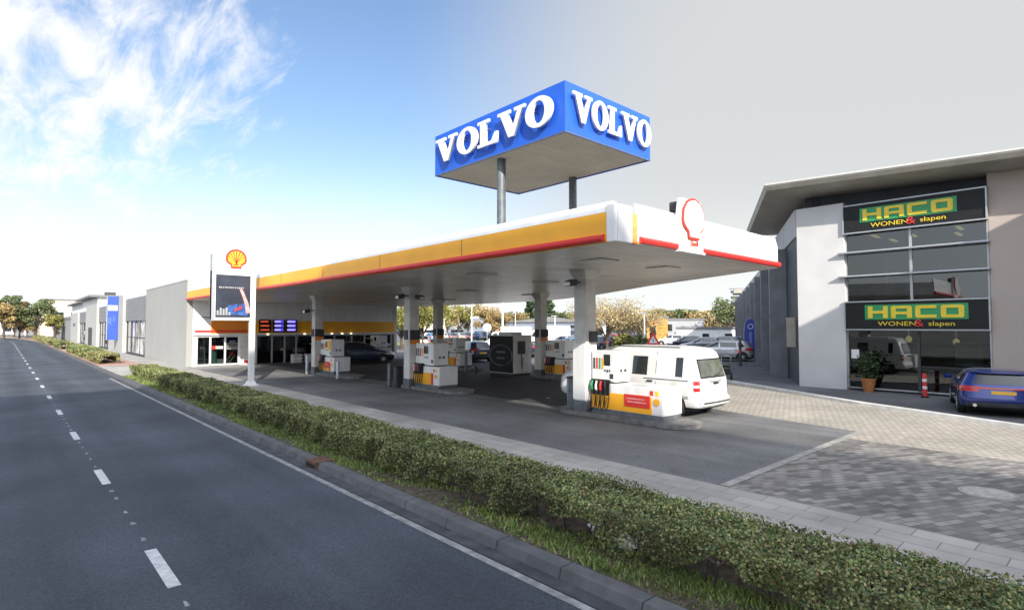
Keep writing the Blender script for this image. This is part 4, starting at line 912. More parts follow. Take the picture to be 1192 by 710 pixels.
# goods stacked outside the shop
for k, (x, lab) in enumerate(((15.0, 'white sack pile outside the shop door, left one'), (15.9, 'white sack pile outside the shop, right of the first pile'))):
    t = thing('sack_pile', lab, 'sacks', (x, FY - .55, .01), 0, 'sack piles outside the shop')
    for q in range(3): MB().box(-.36, .36, -.25, .25, q * .2, q * .2 + .19).build('sack', M['white' if q % 2 else 'offwhite'], t, bevel=.06)
t = thing('cage_rack', 'grey wire cage with gas bottles outside the shop window', 'cage', (16.7, FY - .5, .01)); mb = MB()
for x in np.linspace(-.65, .65, 12): mb.tube([(x, -.3, 0), (x, -.3, 1.25)], .012, 5)
for z in (.02, .6, 1.24): mb.tube([(-.65, -.3, z), (.65, -.3, z)], .018, 6)
mb.box(-.67, .67, -.3, .3, 1.25, 1.3); mb.build('cage', M['alu'], t)
for q in range(4): MB().lathe([(.14, 0.02), (.14, .45), (.07, .58)], 14, 0, (-.48 + q * .32, 0, 0)).build('bottle', M['greysteel'], t, smooth=True)

# ------------------------------------------------------------------ where a far thing stands: bearing in the photo + distance
def at(px, dist, z=0.):
    az = YAW + math.atan((px - 596) / 650); return (dist * math.sin(az), dist * math.cos(az), z)
def bearing(px): return YAW + math.atan((px - 596) / 650)

# ================================================================== dealership along the road
DX, DY = 8.4, 39.05
dl = thing('car_dealership', 'long grey car dealership with rendered piers and dark cladding beside the road', 'building', (DX, DY, 0))
def DB(x0, x1, y0, y1, z0, z1, name, m, bev=0, par=dl): return MB().box(x0 - DX, x1 - DX, y0 - DY, y1 - DY, z0, z1).build(name, m, par, bevel=bev)
DB(8.4, 8.70, 39.05, 52.5, 0, 5.35, 'pier', M['render']); DB(8.38, 8.72, 39.04, 52.52, 5.352, 5.42, 'coping', M['alu'])
DB(8.4, 9.6, 64, 73.3, 0, 5.45, 'pier', M['render2']); DB(8.4, 9.6, 84, 96, 0, 5.25, 'pier', M['render2']); DB(8.4, 9.6, 107, 117.5, 0, 4.62, 'pier', M['render2'])
for a, b, t in ((52.5, 64, 5.0), (73.3, 84, 4.75), (96, 107, 4.55)):
    DB(8.62, 9.0, a, b, 3.0, t, 'cladding', M['clad']); DB(8.60, 9.02, a, b, t + .002, t + .07, 'coping', M['alu'])
    DB(8.80, 8.82, a + .08, b - .08, .12, 2.95, 'window', M['glassdark']); mb = MB()
    for y in np.linspace(a + .04, b - .04, 6): mb.box(8.74 - DX, 8.90 - DX, y - DY - .04, y - DY + .04, 0, 3.0)
    mb.box(8.75 - DX, 8.89 - DX, a - DY, b - DY, 0, .12).box(8.75 - DX, 8.89 - DX, a - DY, b - DY, 1.5, 1.56); mb.build('window_frames', M['darkgrey'], dl)
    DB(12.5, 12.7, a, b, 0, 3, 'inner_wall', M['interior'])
for k, (y0, y1) in enumerate(((53.6, 55.6), (55.9, 58.2), (58.5, 60.9))): DB(8.785, 8.797, y0, y1, .14, 2.9, 'window_poster', mat('window_print', (.50, .48, .47), .6, var=.6, scale=.9))
DB(8.775, 8.784, 54.2, 54.9, 2.2, 2.7, 'poster_patch', M['red'])
DB(8.36, 8.395, 88.2, 92.2, .02, 2.35, 'door', M['darkgrey'])
DB(8.36, 8.395, 110.5, 114, 2.6, 3.0, 'name_plate', M['greysteel'])
DB(9.65, 17, 52.5, 117.5, 0, 4.3, 'hall', M['render']); DB(8.75, 9.64, 39.4 + 8.2, 52.5, 0, 4.6, 'hall', M['render'])
DB(9.7, 15, 96, 116, 4.3, 6.55, 'upper_storey', M['white']); DB(8.75, 15.4, 95.4, 116.6, 6.552, 6.85, 'roof_slab', M['roofgrey'])
DB(9.2, 14, 53, 60, 4.62, 5.7, 'roof_plant', M['white'])
DB(9.7, 13, 117.5, 135, 4.3, 6.3, 'upper_storey', M['white']); DB(8.9, 13.4, 117.2, 135, 6.302, 6.55, 'roof_slab', M['roofgrey'])
DB(11, 12.2, 100, 101.5, 6.85, 7.5, 'chimney', M['darkgrey'])
bs = thing('blade_sign', 'tall blue blade sign with white lettering on the dealership pier', 'sign', (8.4, 66.9, 1.2))
MB().box(-.88, -.02, -.12, .12, 0, 4.25).build('panel', M['signblue'], bs, bevel=.02); MB().box(-.94, -.885, -.14, .14, -.02, 4.15).build('edge', M['alu'], bs)
text('VOLVO', .30, .02, 'lettering', M['white'], bs, face_mtx((-.64, -.13, 3.05), SOUTH), sx=1.05)
slab_o = MB().box(-.83, -.08, -.126, -.121, 2.86, 3.36).build('white_strip', M['white'], bs)
MB().box(-.84, -.74, -.125, -.121, 1.6, 2.1).box(-.7, -.56, -.125, -.121, 1.5, 2.2).box(-.42, -.3, -.125, -.121, 1.75, 2.3).build('faint_lettering', mat('faint_blue', (.07, .14, .5), .5), bs)
bpy.data.objects.remove([o for o in COL.objects if o.parent == bs and o.name.startswith('lettering')][0])
text('VOLVO', .24, .012, 'lettering', M['signblue'], bs, face_mtx((-.455, -.135, 3.02), SOUTH), sx=.72)
sw = thing('sheet_metal_hall', 'low dark corrugated hall at the far end of the dealership row', 'building', (8.4, 118.2, 0))
MB().box(0, 10, 0, 43, 0, 3.75).build('wall', M['sheet'], sw); MB().box(-.1, 10, -.1, 43, 3.752, 4.2).build('parapet', M['clad'], sw); MB().box(-.03, -.002, 11, 19, 0, 2.6).build('door', M['darkgrey'], sw); MB().box(-.04, -.003, 14, 17, 2.62, 3.4).build('dark_panel', M['darkgrey'], sw)
def house(name, label, loc, w, d, h, wall, rot=0, roof=None, wins=(), cat='building', group=None, gable=0, wm=None):
    t = thing(name, label, cat, loc, rot, group); MB().box(-w / 2, w / 2, 0, d, 0, h).build('wall', wall, t)
    if gable: MB().prism([(-w / 2 - .3, h), (w / 2 + .3, h), (0, h + gable)], -.3, d + .3, 0, lambda u, v, q: (u, q, v)).build('roof', roof or M['roofgrey'], t)
    else: MB().box(-w / 2 - .15, w / 2 + .15, -.15, d + .15, h + .002, h + .35).build('roof', roof or M['roofgrey'], t)
    for (x0, x1, z0, z1) in wins:
        f = MB().box(x0, x1, -.05, -.002, z0, z1).build('window', wm or M['carglass'], t); MB().box(x0 - .05, x1 + .05, -.09, -.052, z0 - .08, z0).build('sill', M['alu'], f)
    return t
def facing(px, dist): p = at(px, dist); return p, -bearing(px)
def hs(name, label, px, dist, *a, **k): p, r = facing(px, dist); return house(name, label, p, *a, rot=r + k.pop('turn', 0), **k)
house('warehouse', 'pinkish beige building behind the far end of the dealership', (15.6, 185, 0), 17, 20, 9.2, M['beige'], 0, wins=[(-6, -4, 4.5, 6.2), (-2.5, -.5, 4.5, 6.2), (1, 3, 4.5, 6.2)])
house('house', 'far white house low among the street trees on the left', (-3, 230, 0), 16, 10, 5.5, M['white'], 0, M['roofgrey'], [(-5, -3, 1, 3), (-1, 1, 1, 3), (3, 5, 1, 3)], gable=2)
house('house', 'white house with red shutters between the street trees and the beige building', (5.2, 200, 0), 5.5, 8, 4.8, M['white'], 0, M['roofgrey'], [(-1.8, -.8, 1, 3), (.8, 1.8, 1, 3)], gable=1.2, wm=M['redbrick'])

# ================================================================== furniture shop on the right
HX = 24.8
hc = thing('furniture_shop', 'furniture shop with white pier, glazed front, beige panels and overhanging eave', 'shop', (HX, 0, 0))
def HB(x0, x1, y0, y1, z0, z1, name, m, bev=0, par=hc): return MB().box(x0 - HX, x1 - HX, y0, y1, z0, z1).build(name, m, par, bevel=bev)
dS = Vector((.885, .466)).normalized(); nS = Vector((-dS.y, dS.x))
def S2(t, o, z): return (24.75 + dS.x * t + nS.x * o - HX, 9.22 + dS.y * t + nS.y * o, z)
def SBx(t0, t1, o0, o1, z0, z1, mb=None):
    mb = mb or MB(); return mb.add([S2(t0, o0, z0), S2(t1, o0, z0), S2(t1, o1, z0), S2(t0, o1, z0), S2(t0, o0, z1), S2(t1, o0, z1), S2(t1, o1, z1), S2(t0, o1, z1)], [(0, 3, 2, 1), (4, 5, 6, 7), (0, 1, 5, 4), (1, 2, 6, 5), (2, 3, 7, 6), (3, 0, 4, 7)])
HB(24.65, 25.15, 7.44, 9.22, 0, 7.42, 'pier', M['hacowhite'])
HB(24.82, 25.2, -14, 3.06, 0, 7.75, 'beige_wall', M['beigewall'])
HB(25.6, 25.9, 3.06, 9.2, 7.0, 8.0, 'recess_wall', M['slate']); HB(25.2, 25.6, 3.06, 9.2, 7.0, 7.1, 'recess_ledge', M['slate'])
HB(24.9, 25.2, -14, 3.06, 7.752, 8.05, 'recess_wall', M['slate'])
# room behind the glass
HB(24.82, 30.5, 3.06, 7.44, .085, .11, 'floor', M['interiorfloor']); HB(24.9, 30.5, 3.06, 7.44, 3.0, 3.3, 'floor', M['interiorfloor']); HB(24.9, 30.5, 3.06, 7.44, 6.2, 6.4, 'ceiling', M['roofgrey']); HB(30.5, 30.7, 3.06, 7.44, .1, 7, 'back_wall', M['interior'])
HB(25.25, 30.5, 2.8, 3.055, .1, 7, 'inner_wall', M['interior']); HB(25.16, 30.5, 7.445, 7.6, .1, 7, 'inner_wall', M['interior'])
for (x, y) in ((25.9, 4.0), (26.6, 5.6), (27.6, 4.3), (27.6, 6.5), (25.8, 6.7)): HB(x, x + .9, y, y + .12, 6.15, 6.195, 'ceiling_lamp', M['lit_amber'])
HB(26.6, 26.64, 5.7, 6.4, 3.9, 4.4, 'hanging_card', M['offwhite'])
for (x, y, z) in ((26.4, 5.75, 2.0), (27.2, 4.4, 1.9)):
    MB().lathe([(.02, .14), (.09, .08), (.11, 0), (.08, -.09), (.02, -.12)], 14, 0, (x - HX, y, z)).tube([(x - HX, y, z + .14), (x - HX, y, 3.0)], .008, 5).build('pendant_lamp', M['lit_amber'], hc, smooth=True)
for (x, y, w, z) in ((26.0, 4.2, 1.4, .75), (27.0, 5.8, 1.6, .8), (28.5, 4.6, 2.0, 1.1)): HB(x, x + .7, y - w / 2, y + w / 2, .115, z, 'sofa', M['brownbrick'], .06)
HB(26.3, 26.35, 3.5, 4.3, 1.0, 1.9, 'wall_picture', M['offwhite'])
for (x, y, w) in ((26, 6.3, .9), (27.2, 5.0, 1.1), (26.2, 3.9, .8)):
    t_ = HB(x, x + .5, y - w / 2, y + w / 2, 3.3, 4.0, 'display_table', M['brownbrick'], .02)
for (y0, y1, z0, z1) in ((5.32, 7.42, 3.5, 4.42), (5.32, 7.42, 4.5, 5.36), (5.32, 7.42, 5.42, 6.1), (3.1, 5.24, 3.5, 4.42), (3.1, 5.24, 4.5, 5.36), (3.1, 5.24, 5.42, 6.1), (5.15, 7.40, .14, 2.34), (3.1, 5.07, .14, 2.34)):
    HB(24.86, 24.875, y0, y1, z0, z1, 'window', M['glasshaco'])
mb = MB()
for a in ((5.24, 5.32, 3.46, 6.12), (7.40, 7.44, .1, 6.12), (3.06, 3.1, .1, 6.12)): mb.box(24.80 - HX, 24.94 - HX, a[0], a[1], a[2], a[3])
mb.build('mullions', M['alu'], hc); MB().box(24.80 - HX, 24.94 - HX, 5.07, 5.15, .1, 2.34).build('mullion', M['darkgrey'], hc)
for z in (4.46, 5.39): HB(24.45, 24.86, 3.0, 7.62, z - .03, z + .03, 'transom_shelf', M['alu'], .006)
HB(24.80, 24.95, 3.08, 7.42, .085, .14, 'window_sill', M['alu'])
# eave roof: gently falling to the south, profile with a rounded nose
def rz(y): return 8.42 - .042 * (9.95 - y)
P0, P1_, P2 = (23.35, 9.95), (35.0, 16.1), (23.5, -14)
mb = MB(); prof = [(0, 0.0), (0, -.10), (.10, -.26), (.35, -.36), (1.2, -.40), (3.0, -.36)]
inn_f = lambda d: [(P2[0] + d, P2[1]), (P0[0] + d * .98, P0[1] - d * .25 + 0), (P1_[0] + d * .45, P1_[1] - d * .9)]
rows = [[(x - HX, y, rz(y) + h) for (x, y) in inn_f(d)] for d, h in prof]
rows.insert(0, [(x - HX, y, rz(y) + .04) for (x, y) in inn_f(3.0)])
vs = [p for r_ in rows for p in r_]; fs = []
for i in range(len(rows) - 1):
    for k in range(2): fs.append((i * 3 + k, i * 3 + k + 1, i * 3 + k + 4, i * 3 + k + 3))
mb.add(vs, fs).build('eave', M['eave'], hc, smooth=True, angle=30)
ob = [(x - HX, y, rz(y) + .005) for (x, y) in inn_f(-.02)]; ob2 = [(x - HX, y, rz(y) - .06) for (x, y) in inn_f(-.02)]
MB().add(ob + ob2 + [(x - HX, y, rz(y) + .045) for (x, y) in inn_f(.25)], [(0, 1, 4, 3), (1, 2, 5, 4), (0, 6, 7, 1), (1, 7, 8, 2)]).build('eave_edge', M['eavelight'], hc)
MB().add([(26.4 - HX, -14, 8.05), (26.3 - HX, 9.2, 8.05), (36.3 - HX, 13.4, 8.05), (45 - HX, 5, 8.05), (45 - HX, -14, 8.05), (26.4 - HX, -14, 8.3), (26.3 - HX, 9.2, 8.3), (36.3 - HX, 13.4, 8.3), (45 - HX, 5, 8.3), (45 - HX, -14, 8.3)], [(4, 3, 2, 1, 0), (5, 6, 7, 8, 9), (0, 1, 6, 5), (1, 2, 7, 6), (2, 3, 8, 7)]).build('roof', M['roofgrey'], hc)
# side: slate wall, pale parapet band, fins
SBx(.4, 56, -.35, -.02, 0, 6.3).build('side_wall', M['slate'], hc)
SBx(.42, 12.4, -.2, .05, 6.35, 7.5).build('parapet_band', M['hacowhite'], hc); SBx(12.6, 56, -.2, .05, 5.9, 6.8).build('parapet_band', M['hacowhite'], hc)
SBx(.45, 12.3, -.9, -.6, 7.3, 8.05).build('recess_wall', M['slate'], hc)
for k in range(10):
    t0 = 4.3 + k * 5.4; SBx(t0, t0 + .45, -.015, .75, 0, 6.32 if k < 2 else 5.88).build('fin', M['finn'], hc); 
    if k < 6: SBx(t0 - .02, t0 + .47, .752, .77, 2.9, 3.05).build('fin_bracket', M['darkgrey'], hc)
SBx(52, 57, -1, .9, 6.82, 7.4).build('far_eave', M['eave'], hc)
SBx(1.2, 1.32, -.01, .35, 1.6, 2.9).build('wall_flap', M['eave'], hc)
def board(z0, z1, label, ygreen, zg, zt, lh):
    t = thing('shop_sign', label, 'sign', (24.8, 5.25, z0), 0, 'signs on the furniture shop'); w = 2.17; h = z1 - z0
    MB().box(-.20, -.01, -w, w, 0, h).build('panel', M['signdark'], t)
    fr = MB(); fr.box(-.235, -.0, -w - .04, w + .04, -.045, -.001).box(-.235, 0, -w - .04, w + .04, h + .001, h + .05).box(-.235, 0, w + .001, w + .045, 0, h).box(-.235, 0, -w - .045, -w - .001, 0, h); fr.build('frame', M['alu'], t)
    MB().box(-.212, -.201, ygreen[0] - 5.25, ygreen[1] - 5.25, zg[0], zg[1]).build('green_field', M['signgreen'], t)
    wd = (ygreen[1] - ygreen[0]) * .93; hh = (zg[1] - zg[0]) * .80; x = -wd / 2; lw = (wd - .3) / 4
    for ch in 'HACO':
        outline([[(x + px * lw / 1.35, (pz - .5) * hh) for px, pz in lp] for lp in block(ch)], .03, 'letter', M['signyellow'], t, face_mtx((-.225, (ygreen[0] + ygreen[1]) / 2 - 5.25, (zg[0] + zg[1]) / 2), WEST)); x += lw + .1
    yc = (ygreen[0] + ygreen[1]) / 2 - 5.25 - .25
    text('WONEN', lh, .02, 'lettering', M['signyellow'], t, face_mtx((-.215, yc + .78, zt), WEST), sx=1.35); text('&', lh * 1.7, .02, 'ampersand', M['red'], t, face_mtx((-.225, yc + .1, zt - .03), WEST), sx=1.2); text('slapen', lh, .02, 'lettering', M['signyellow'], t, face_mtx((-.215, yc - .56, zt), WEST), sx=1.35)
board(2.40, 3.43, 'lower green and yellow shop sign above the ground floor glass', (3.62, 6.75), (.36, .92), .13, .23)
board(6.18, 7.22, 'upper green and yellow shop sign under the eave', (3.85, 6.85), (.36, .90), .13, .23)
plant = thing('potted_plant', 'bushy green plant in a terracotta pot against the shop glass', 'plant', (24.45, 6.65, .02))
plant.scale = (.8, .8, .8)
MB().lathe([(.2, 0), (.3, .5), (.33, .62), (.30, .63)], 20).build('pot', M['terracotta'], plant, smooth=True); c = rng.normal(size=(1500, 3)) * (.16, .2, .26) + (0, 0, 1.2); leaf_object('foliage', c, .08, M['leafdark'], plant)
MB().tube([(0, 0, .6), (.03, .02, 1.2)], [.03, .015], 6).build('stem', M['bark'], plant)
tag(MB().box(24.845, 24.852, 7.05, 7.32, 1.25, 1.6).build('notice', M['white']), 'small white notice at the left edge of the shop glass', 'notice')
bo = thing('marker_post', 'slim red and white marker post in front of the shop glass', 'post', (23.9, 4.78, .02))
MB().lathe([(.07, 0), (.07, .78), (.05, .84)], 16).build('post', M['red'], bo, smooth=True); MB().lathe([(.12, 0), (.12, .05), (.075, .06)], 16).build('foot', M['black'], bo)
for z in (.3, .55): MB().lathe([(.073, z), (.073, z + .1)], 16).build('white_band', M['white'], bo)
fl = thing('feather_flag', 'blue feather flag with white emblem beside the slate fins', 'flag', at(873, 44.5), R(-65))
MB().tube([(-.42, 0, 0), (-.42, 0, 2.0), (-.36, 0, 2.7), (-.15, 0, 3.05), (.1, 0, 3.1)], .02, 6).build('pole', M['alu'], fl)
pf = [(-.40, .6), (.30, .55), (.36, 1.6), (.38, 2.4), (.30, 2.85), (.10, 3.08), (-.15, 3.02), (-.34, 2.68), (-.40, 2.0)]
MB().prism(pf, -.008, .008, 0, lambda u, v, w: (u, w, v)).build('cloth', M['flag'], fl)
em = MB().tube([(.02 + .17 * math.cos(a), -.02, 2.5 + .17 * math.sin(a)) for a in np.linspace(0, 6.283, 20)], .025, 6); em.build('emblem', M['white'], fl); MB().box(-.08, .1, -.02, -.009, .95, 2.1).build('lettering', mat('flag_letter', (.14, .18, .42), .7), fl)
MB().box(-.6, -.2, -.25, .25, 0, .04).build('base', M['darkgrey'], fl)

# ================================================================== vehicles
# white van at the front pump
VL, VW = 5.3, 1.80
vz = [.24, .3, .36, .44, .52, .6, .7, .8, .9, .98, 1.05, 1.1, 1.16, 1.24, 1.34, 1.46, 1.58, 1.68, 1.76, 1.82, 1.87, 1.90, 1.925]
van = thing('van', 'white van with small dark side windows parked at the front pump', 'van', (14.60, 10.30, .01), R(90))
a_ = VL / 2
VS = Shape([(.24, a_ - .2), (.36, a_ - .04), (.55, a_), (.85, a_ - .06), (1.0, a_ - .28), (1.08, a_ - .7), (1.16, a_ - .95), (1.76, a_ - 1.75), (1.87, a_ - 2.0), (1.925, a_ - 2.35)],
    [(.24, -a_ + .12), (.34, -a_ - .02), (.52, -a_ - .03), (.56, -a_ + .02), (1.0, -a_ + .03), (1.1, -a_ + .06), (1.6, -a_ + .20), (1.76, -a_ + .26), (1.87, -a_ + .38), (1.925, -a_ + .75)],
    [(.24, .82), (.34, .89), (.5, .90), (1.0, .90), (1.1, .885), (1.6, .80), (1.78, .75), (1.87, .66), (1.925, .4)], vz, .4, .16, .05, .04)
VS.body('body', [M['vanwhite'], M['black']], van, (a_ - 1.0, -a_ + .82), .33, lambda z: 1 if z < .28 else 0)
for sg in (1, -1):
    for x in (a_ - 1.0, -a_ + .82): wheel(van, x, sg, .90, .33)
    for q, nm in (([(-2.46, 1.12), (-2.27, 1.12), (-2.27, 1.62), (-2.46, 1.62)], 'side_window'), ([(-1.34, 1.12), (-.86, 1.12), (-.86, 1.62), (-1.34, 1.62)], 'side_window'), ([(a_ - 2.5, 1.18), (a_ - 1.25, 1.18), (a_ - 1.9, 1.64), (a_ - 2.5, 1.64)], 'cab_window')):
        if nm == 'side_window': q = [(x + 3 - a_, z) for x, z in q]
        (ax, az), (bx, bz), (cx_, cz), (ddx, ddz) = q
        VS.side_patch('window_seal', [(ax - .014, az - .014), (bx + .014, bz - .014), (cx_ + .014, cz + .014), (ddx - .014, ddz + .014)], M['black'], van, sg, .003)
        VS.side_patch(nm, q, M['carglass'], van, sg)
    VS.side_patch('side_moulding', [(-2.3, .53), (1.2, .53), (1.2, .60), (-2.3, .60)], M['alu'], van, sg, .012)
    for x in (-1.3, -.12, .55): VS.side_patch('door_seam', [(x, .34), (x + .018, .34), (x + .018, 1.76), (x, 1.78)], M['greysteel'], van, sg, .003)
    VS.side_patch('door_rail', [(-2.3, 1.0), (-.9, 1.0), (-.9, 1.03), (-2.3, 1.03)], M['greysteel'], van, sg, .006)
    VS.wrap_patch('tail_light', 7, 11, .74, 1.02, M['lamp_red'], van, sg, .012); VS.wrap_patch('tail_light_lens', 7, 11, .84, .91, M['lamp_white'], van, sg, .018)
    VS.wrap_patch('headlight', 42, 48, .70, .92, M['lamp_white'], van, sg)
    mb = MB().box(1.25, 1.4, sg * .90, sg * 1.10, 1.14, 1.36); mb.build('mirror', M['darkgrey'], van, bevel=.03)
    MB().box(-1.2, -1.03, sg * .902, sg * .93, .93, .97).build('door_handle', M['black'], van); MB().box(.40, .50, sg * .90, sg * .92, .98, 1.01).build('door_handle', M['black'], van)
    MB().tube([(-1.9, sg * .58, 1.905), (.2, sg * .60, 1.905)], .016, 6).build('roof_rail', M['greysteel'], van)
VS.end_patch('rear_window_seal', -.68, .68, 1.08, 1.60, M['black'], van, True, .004, shrink=.06); VS.end_patch('rear_window', -.64, .64, 1.12, 1.565, M['vanglass'], van, True, .009, shrink=.06)
VS.end_patch('bumper_insert', -.70, .70, .40, .45, M['darkgrey'], van, True, .036)
VS.side_patch('fuel_flap', [(-1.95, .82), (-1.78, .82), (-1.78, .98), (-1.95, .98)], M['offwhite'], van, 1, .004)
MB().box(-a_ - .035, -a_ + .03, -.12, .12, .925, .96).build('tailgate_handle', M['black'], van)
VS.end_patch('windscreen', -.74, .74, 1.2, 1.74, M['carglass'], van, False, shrink=.1)
VS.end_patch('rear_bumper', -.80, .80, .36, .54, M['offwhite'], van, True, .03); VS.end_patch('plate_lamp_bar', -.36, .30, .97, 1.02, M['alu'], van, True, .02); VS.end_patch('number_plate', -.26, .26, .80, .91, M['offwhite'], van, True, .012)
MB().tube([(-a_ - .01, .08, 1.14), (-a_ + .02, -.25, 1.2)], .012, 5).build('wiper', M['black'], van); VS.end_patch('door_seam', -.008, .008, .58, 1.75, M['greysteel'], van, True, .004)

make_car('car', 'shiny blue sport utility car parked in front of the furniture shop', M['bluecar'], 1.27, 4.1, 1.95, 'est', (22.1, 2.72, .02), R(13), bar=True)
CAR = make_car('car', 'dark hatchback seen from behind beyond the canopy, left of the dark cabinet', M['darkcar'], 1.46, 4.1, 1.74, 'hatch', at(551, 41), R(72))
EST = make_car('car', 'silver estate car side on behind the white van', M['silvercar'], 1.5, 4.5, 1.78, 'est', at(838, 43.5), R(116))
dup(CAR, (18.4, 35.2, .01), R(-25), 'dark car in deep shade in front of the shop, right of the farthest front pump')
FAR = [  # bearing px, distance, rotation, paint, source, label
 (492, 68, 60, 'silvercar', CAR, 'pale car far behind the middle column pumps, leftmost one'),
 (501, 92, 80, 'skycar', CAR, 'light blue car in the distant row, leftmost one'), (511, 94, 82, 'vanwhite', EST, 'white estate in the distant row, next to the light blue leftmost car'),
 (522, 95, 84, 'greycar', CAR, 'grey car in the distant row, third from the left'), (532, 96, 82, 'silvercar', EST, 'silver estate in the distant row left of the white lamp post'),
 (541, 97, 84, 'darkcar', CAR, 'dark car in the distant row just left of the white lamp post'), (556, 98, 82, 'skycar', EST, 'light blue estate between the lamp post and the round sign'),
 (574, 99, 84, 'darkcar', CAR, 'dark car in the distant row right of the round sign'), (586, 99, 80, 'redcar', EST, 'red estate in the distant row behind the dark cabinet'),
 (603, 46, 70, 'darkcar', CAR, 'dark blue car partly hidden right of the dark cabinet'), (662, 52, 150, 'skycar', EST, 'light blue estate left of the front column'),
 (655, 66, 80, 'silvercar', CAR, 'silver car behind the back pump'), (668, 74, 60, 'greycar', CAR, 'grey car just left of the front column, farther back'),
 (700, 60, 70, 'darkcar', EST, 'dark estate behind the left end of the van roof'), (712, 78, 80, 'redcar', CAR, 'red car under the tan autumn tree'),
 (783, 74, 120, 'vanwhite', EST, 'white estate behind the middle of the van roof'), (797, 66, 130, 'darkcar', CAR, 'dark car just above the van roof'),
 (815, 58, 128, 'greycar', CAR, 'dark grey car above the rear of the van roof'), (838, 62, 118, 'greycar', EST, 'grey estate directly behind the silver estate'),
 (858, 68, 112, 'skycar', CAR, 'bright blue car behind the silver estate near the flag')]
for px, d, rot, pt, src, lab in FAR: dup(src, at(px, d), R(rot), lab, 'cars parked behind the station', M[pt])
def truck(label, loc, rot, L=5.2, H=2.7):
    t = thing('box_truck', label, 'truck', loc, rot, 'white trucks behind the station')
    MB().box(-L / 2, L / 2 - 1.5, -1.0, 1.0, .75, H).build('cargo_box', M['truck'], t, bevel=.04)
    MB().prism([(L / 2 - 1.45, .45), (L / 2, .45), (L / 2 + .05, 1.1), (L / 2 - .35, 1.25), (L / 2 - .75, 2.0), (L / 2 - 1.45, 2.05)], -.92, .92, 0, lambda u, v, w: (u, w, v)).build('cab', M['truck'], t, bevel=.05)
    for sg in (1, -1):
        MB().add([(L / 2 - 1.2, sg * .926, 1.25), (L / 2 - .48, sg * .926, 1.25), (L / 2 - .85, sg * .926, 1.85), (L / 2 - 1.2, sg * .926, 1.88)], [(0, 1, 2, 3)]).build('side_window', M['carglass'], t)
        for x in (L / 2 - .8, -L / 2 + .9): wheel(t, x, sg, .95, .36)
    MB().add([(L / 2 - .345, -.8, 1.29), (L / 2 - .345, .8, 1.29), (L / 2 - .715, .75, 1.98), (L / 2 - .715, -.75, 1.98)], [(0, 1, 2, 3)]).build('windscreen', M['carglass'], t)
    MB().box(-L / 2 + .1, L / 2 - 1.4, -.7, .7, .5, .74).build('chassis', M['darkgrey'], t); return t
truck('white box truck parked right of the dark cabinet, behind the back pump', at(637, 70), R(100 + 45), 5.4, 2.6)
truck('white box truck standing behind the dark cabinet', at(592, 52), R(130), 4.2, 2.5)
tr = thing('hand_trolley', 'small dark two wheeled trolley behind the rear of the white van', 'trolley', (24.4, 12.3, .0), R(30))
for sg in (1, -1): MB().lathe([(.12, -.04), (.2, -.045), (.21, 0), (.2, .045), (.12, .04)], 18, 0, (0, .22 * sg, .21), 'y').build('wheel', M['rubber'], tr, smooth=True)
MB().tube([(0, -.3, .21), (0, .3, .21)], .02, 6).build('axle', M['greysteel'], tr)
MB().tube([(.1, -.2, .1), (-.12, -.2, 1.1), (-.2, -.1, 1.18), (-.2, .1, 1.18), (-.12, .2, 1.1), (.1, .2, .1)], .02, 6).tube([(-.02, -.2, .6), (-.02, .2, .6)], .018, 6).build('frame', M['greysteel'], tr); MB().box(.08, .4, -.2, .2, .09, .11).build('toe_plate', M['greysteel'], tr); MB().box(-.02, .28, -.18, .18, .3, .75).build('load', M['black'], tr, bevel=.04)

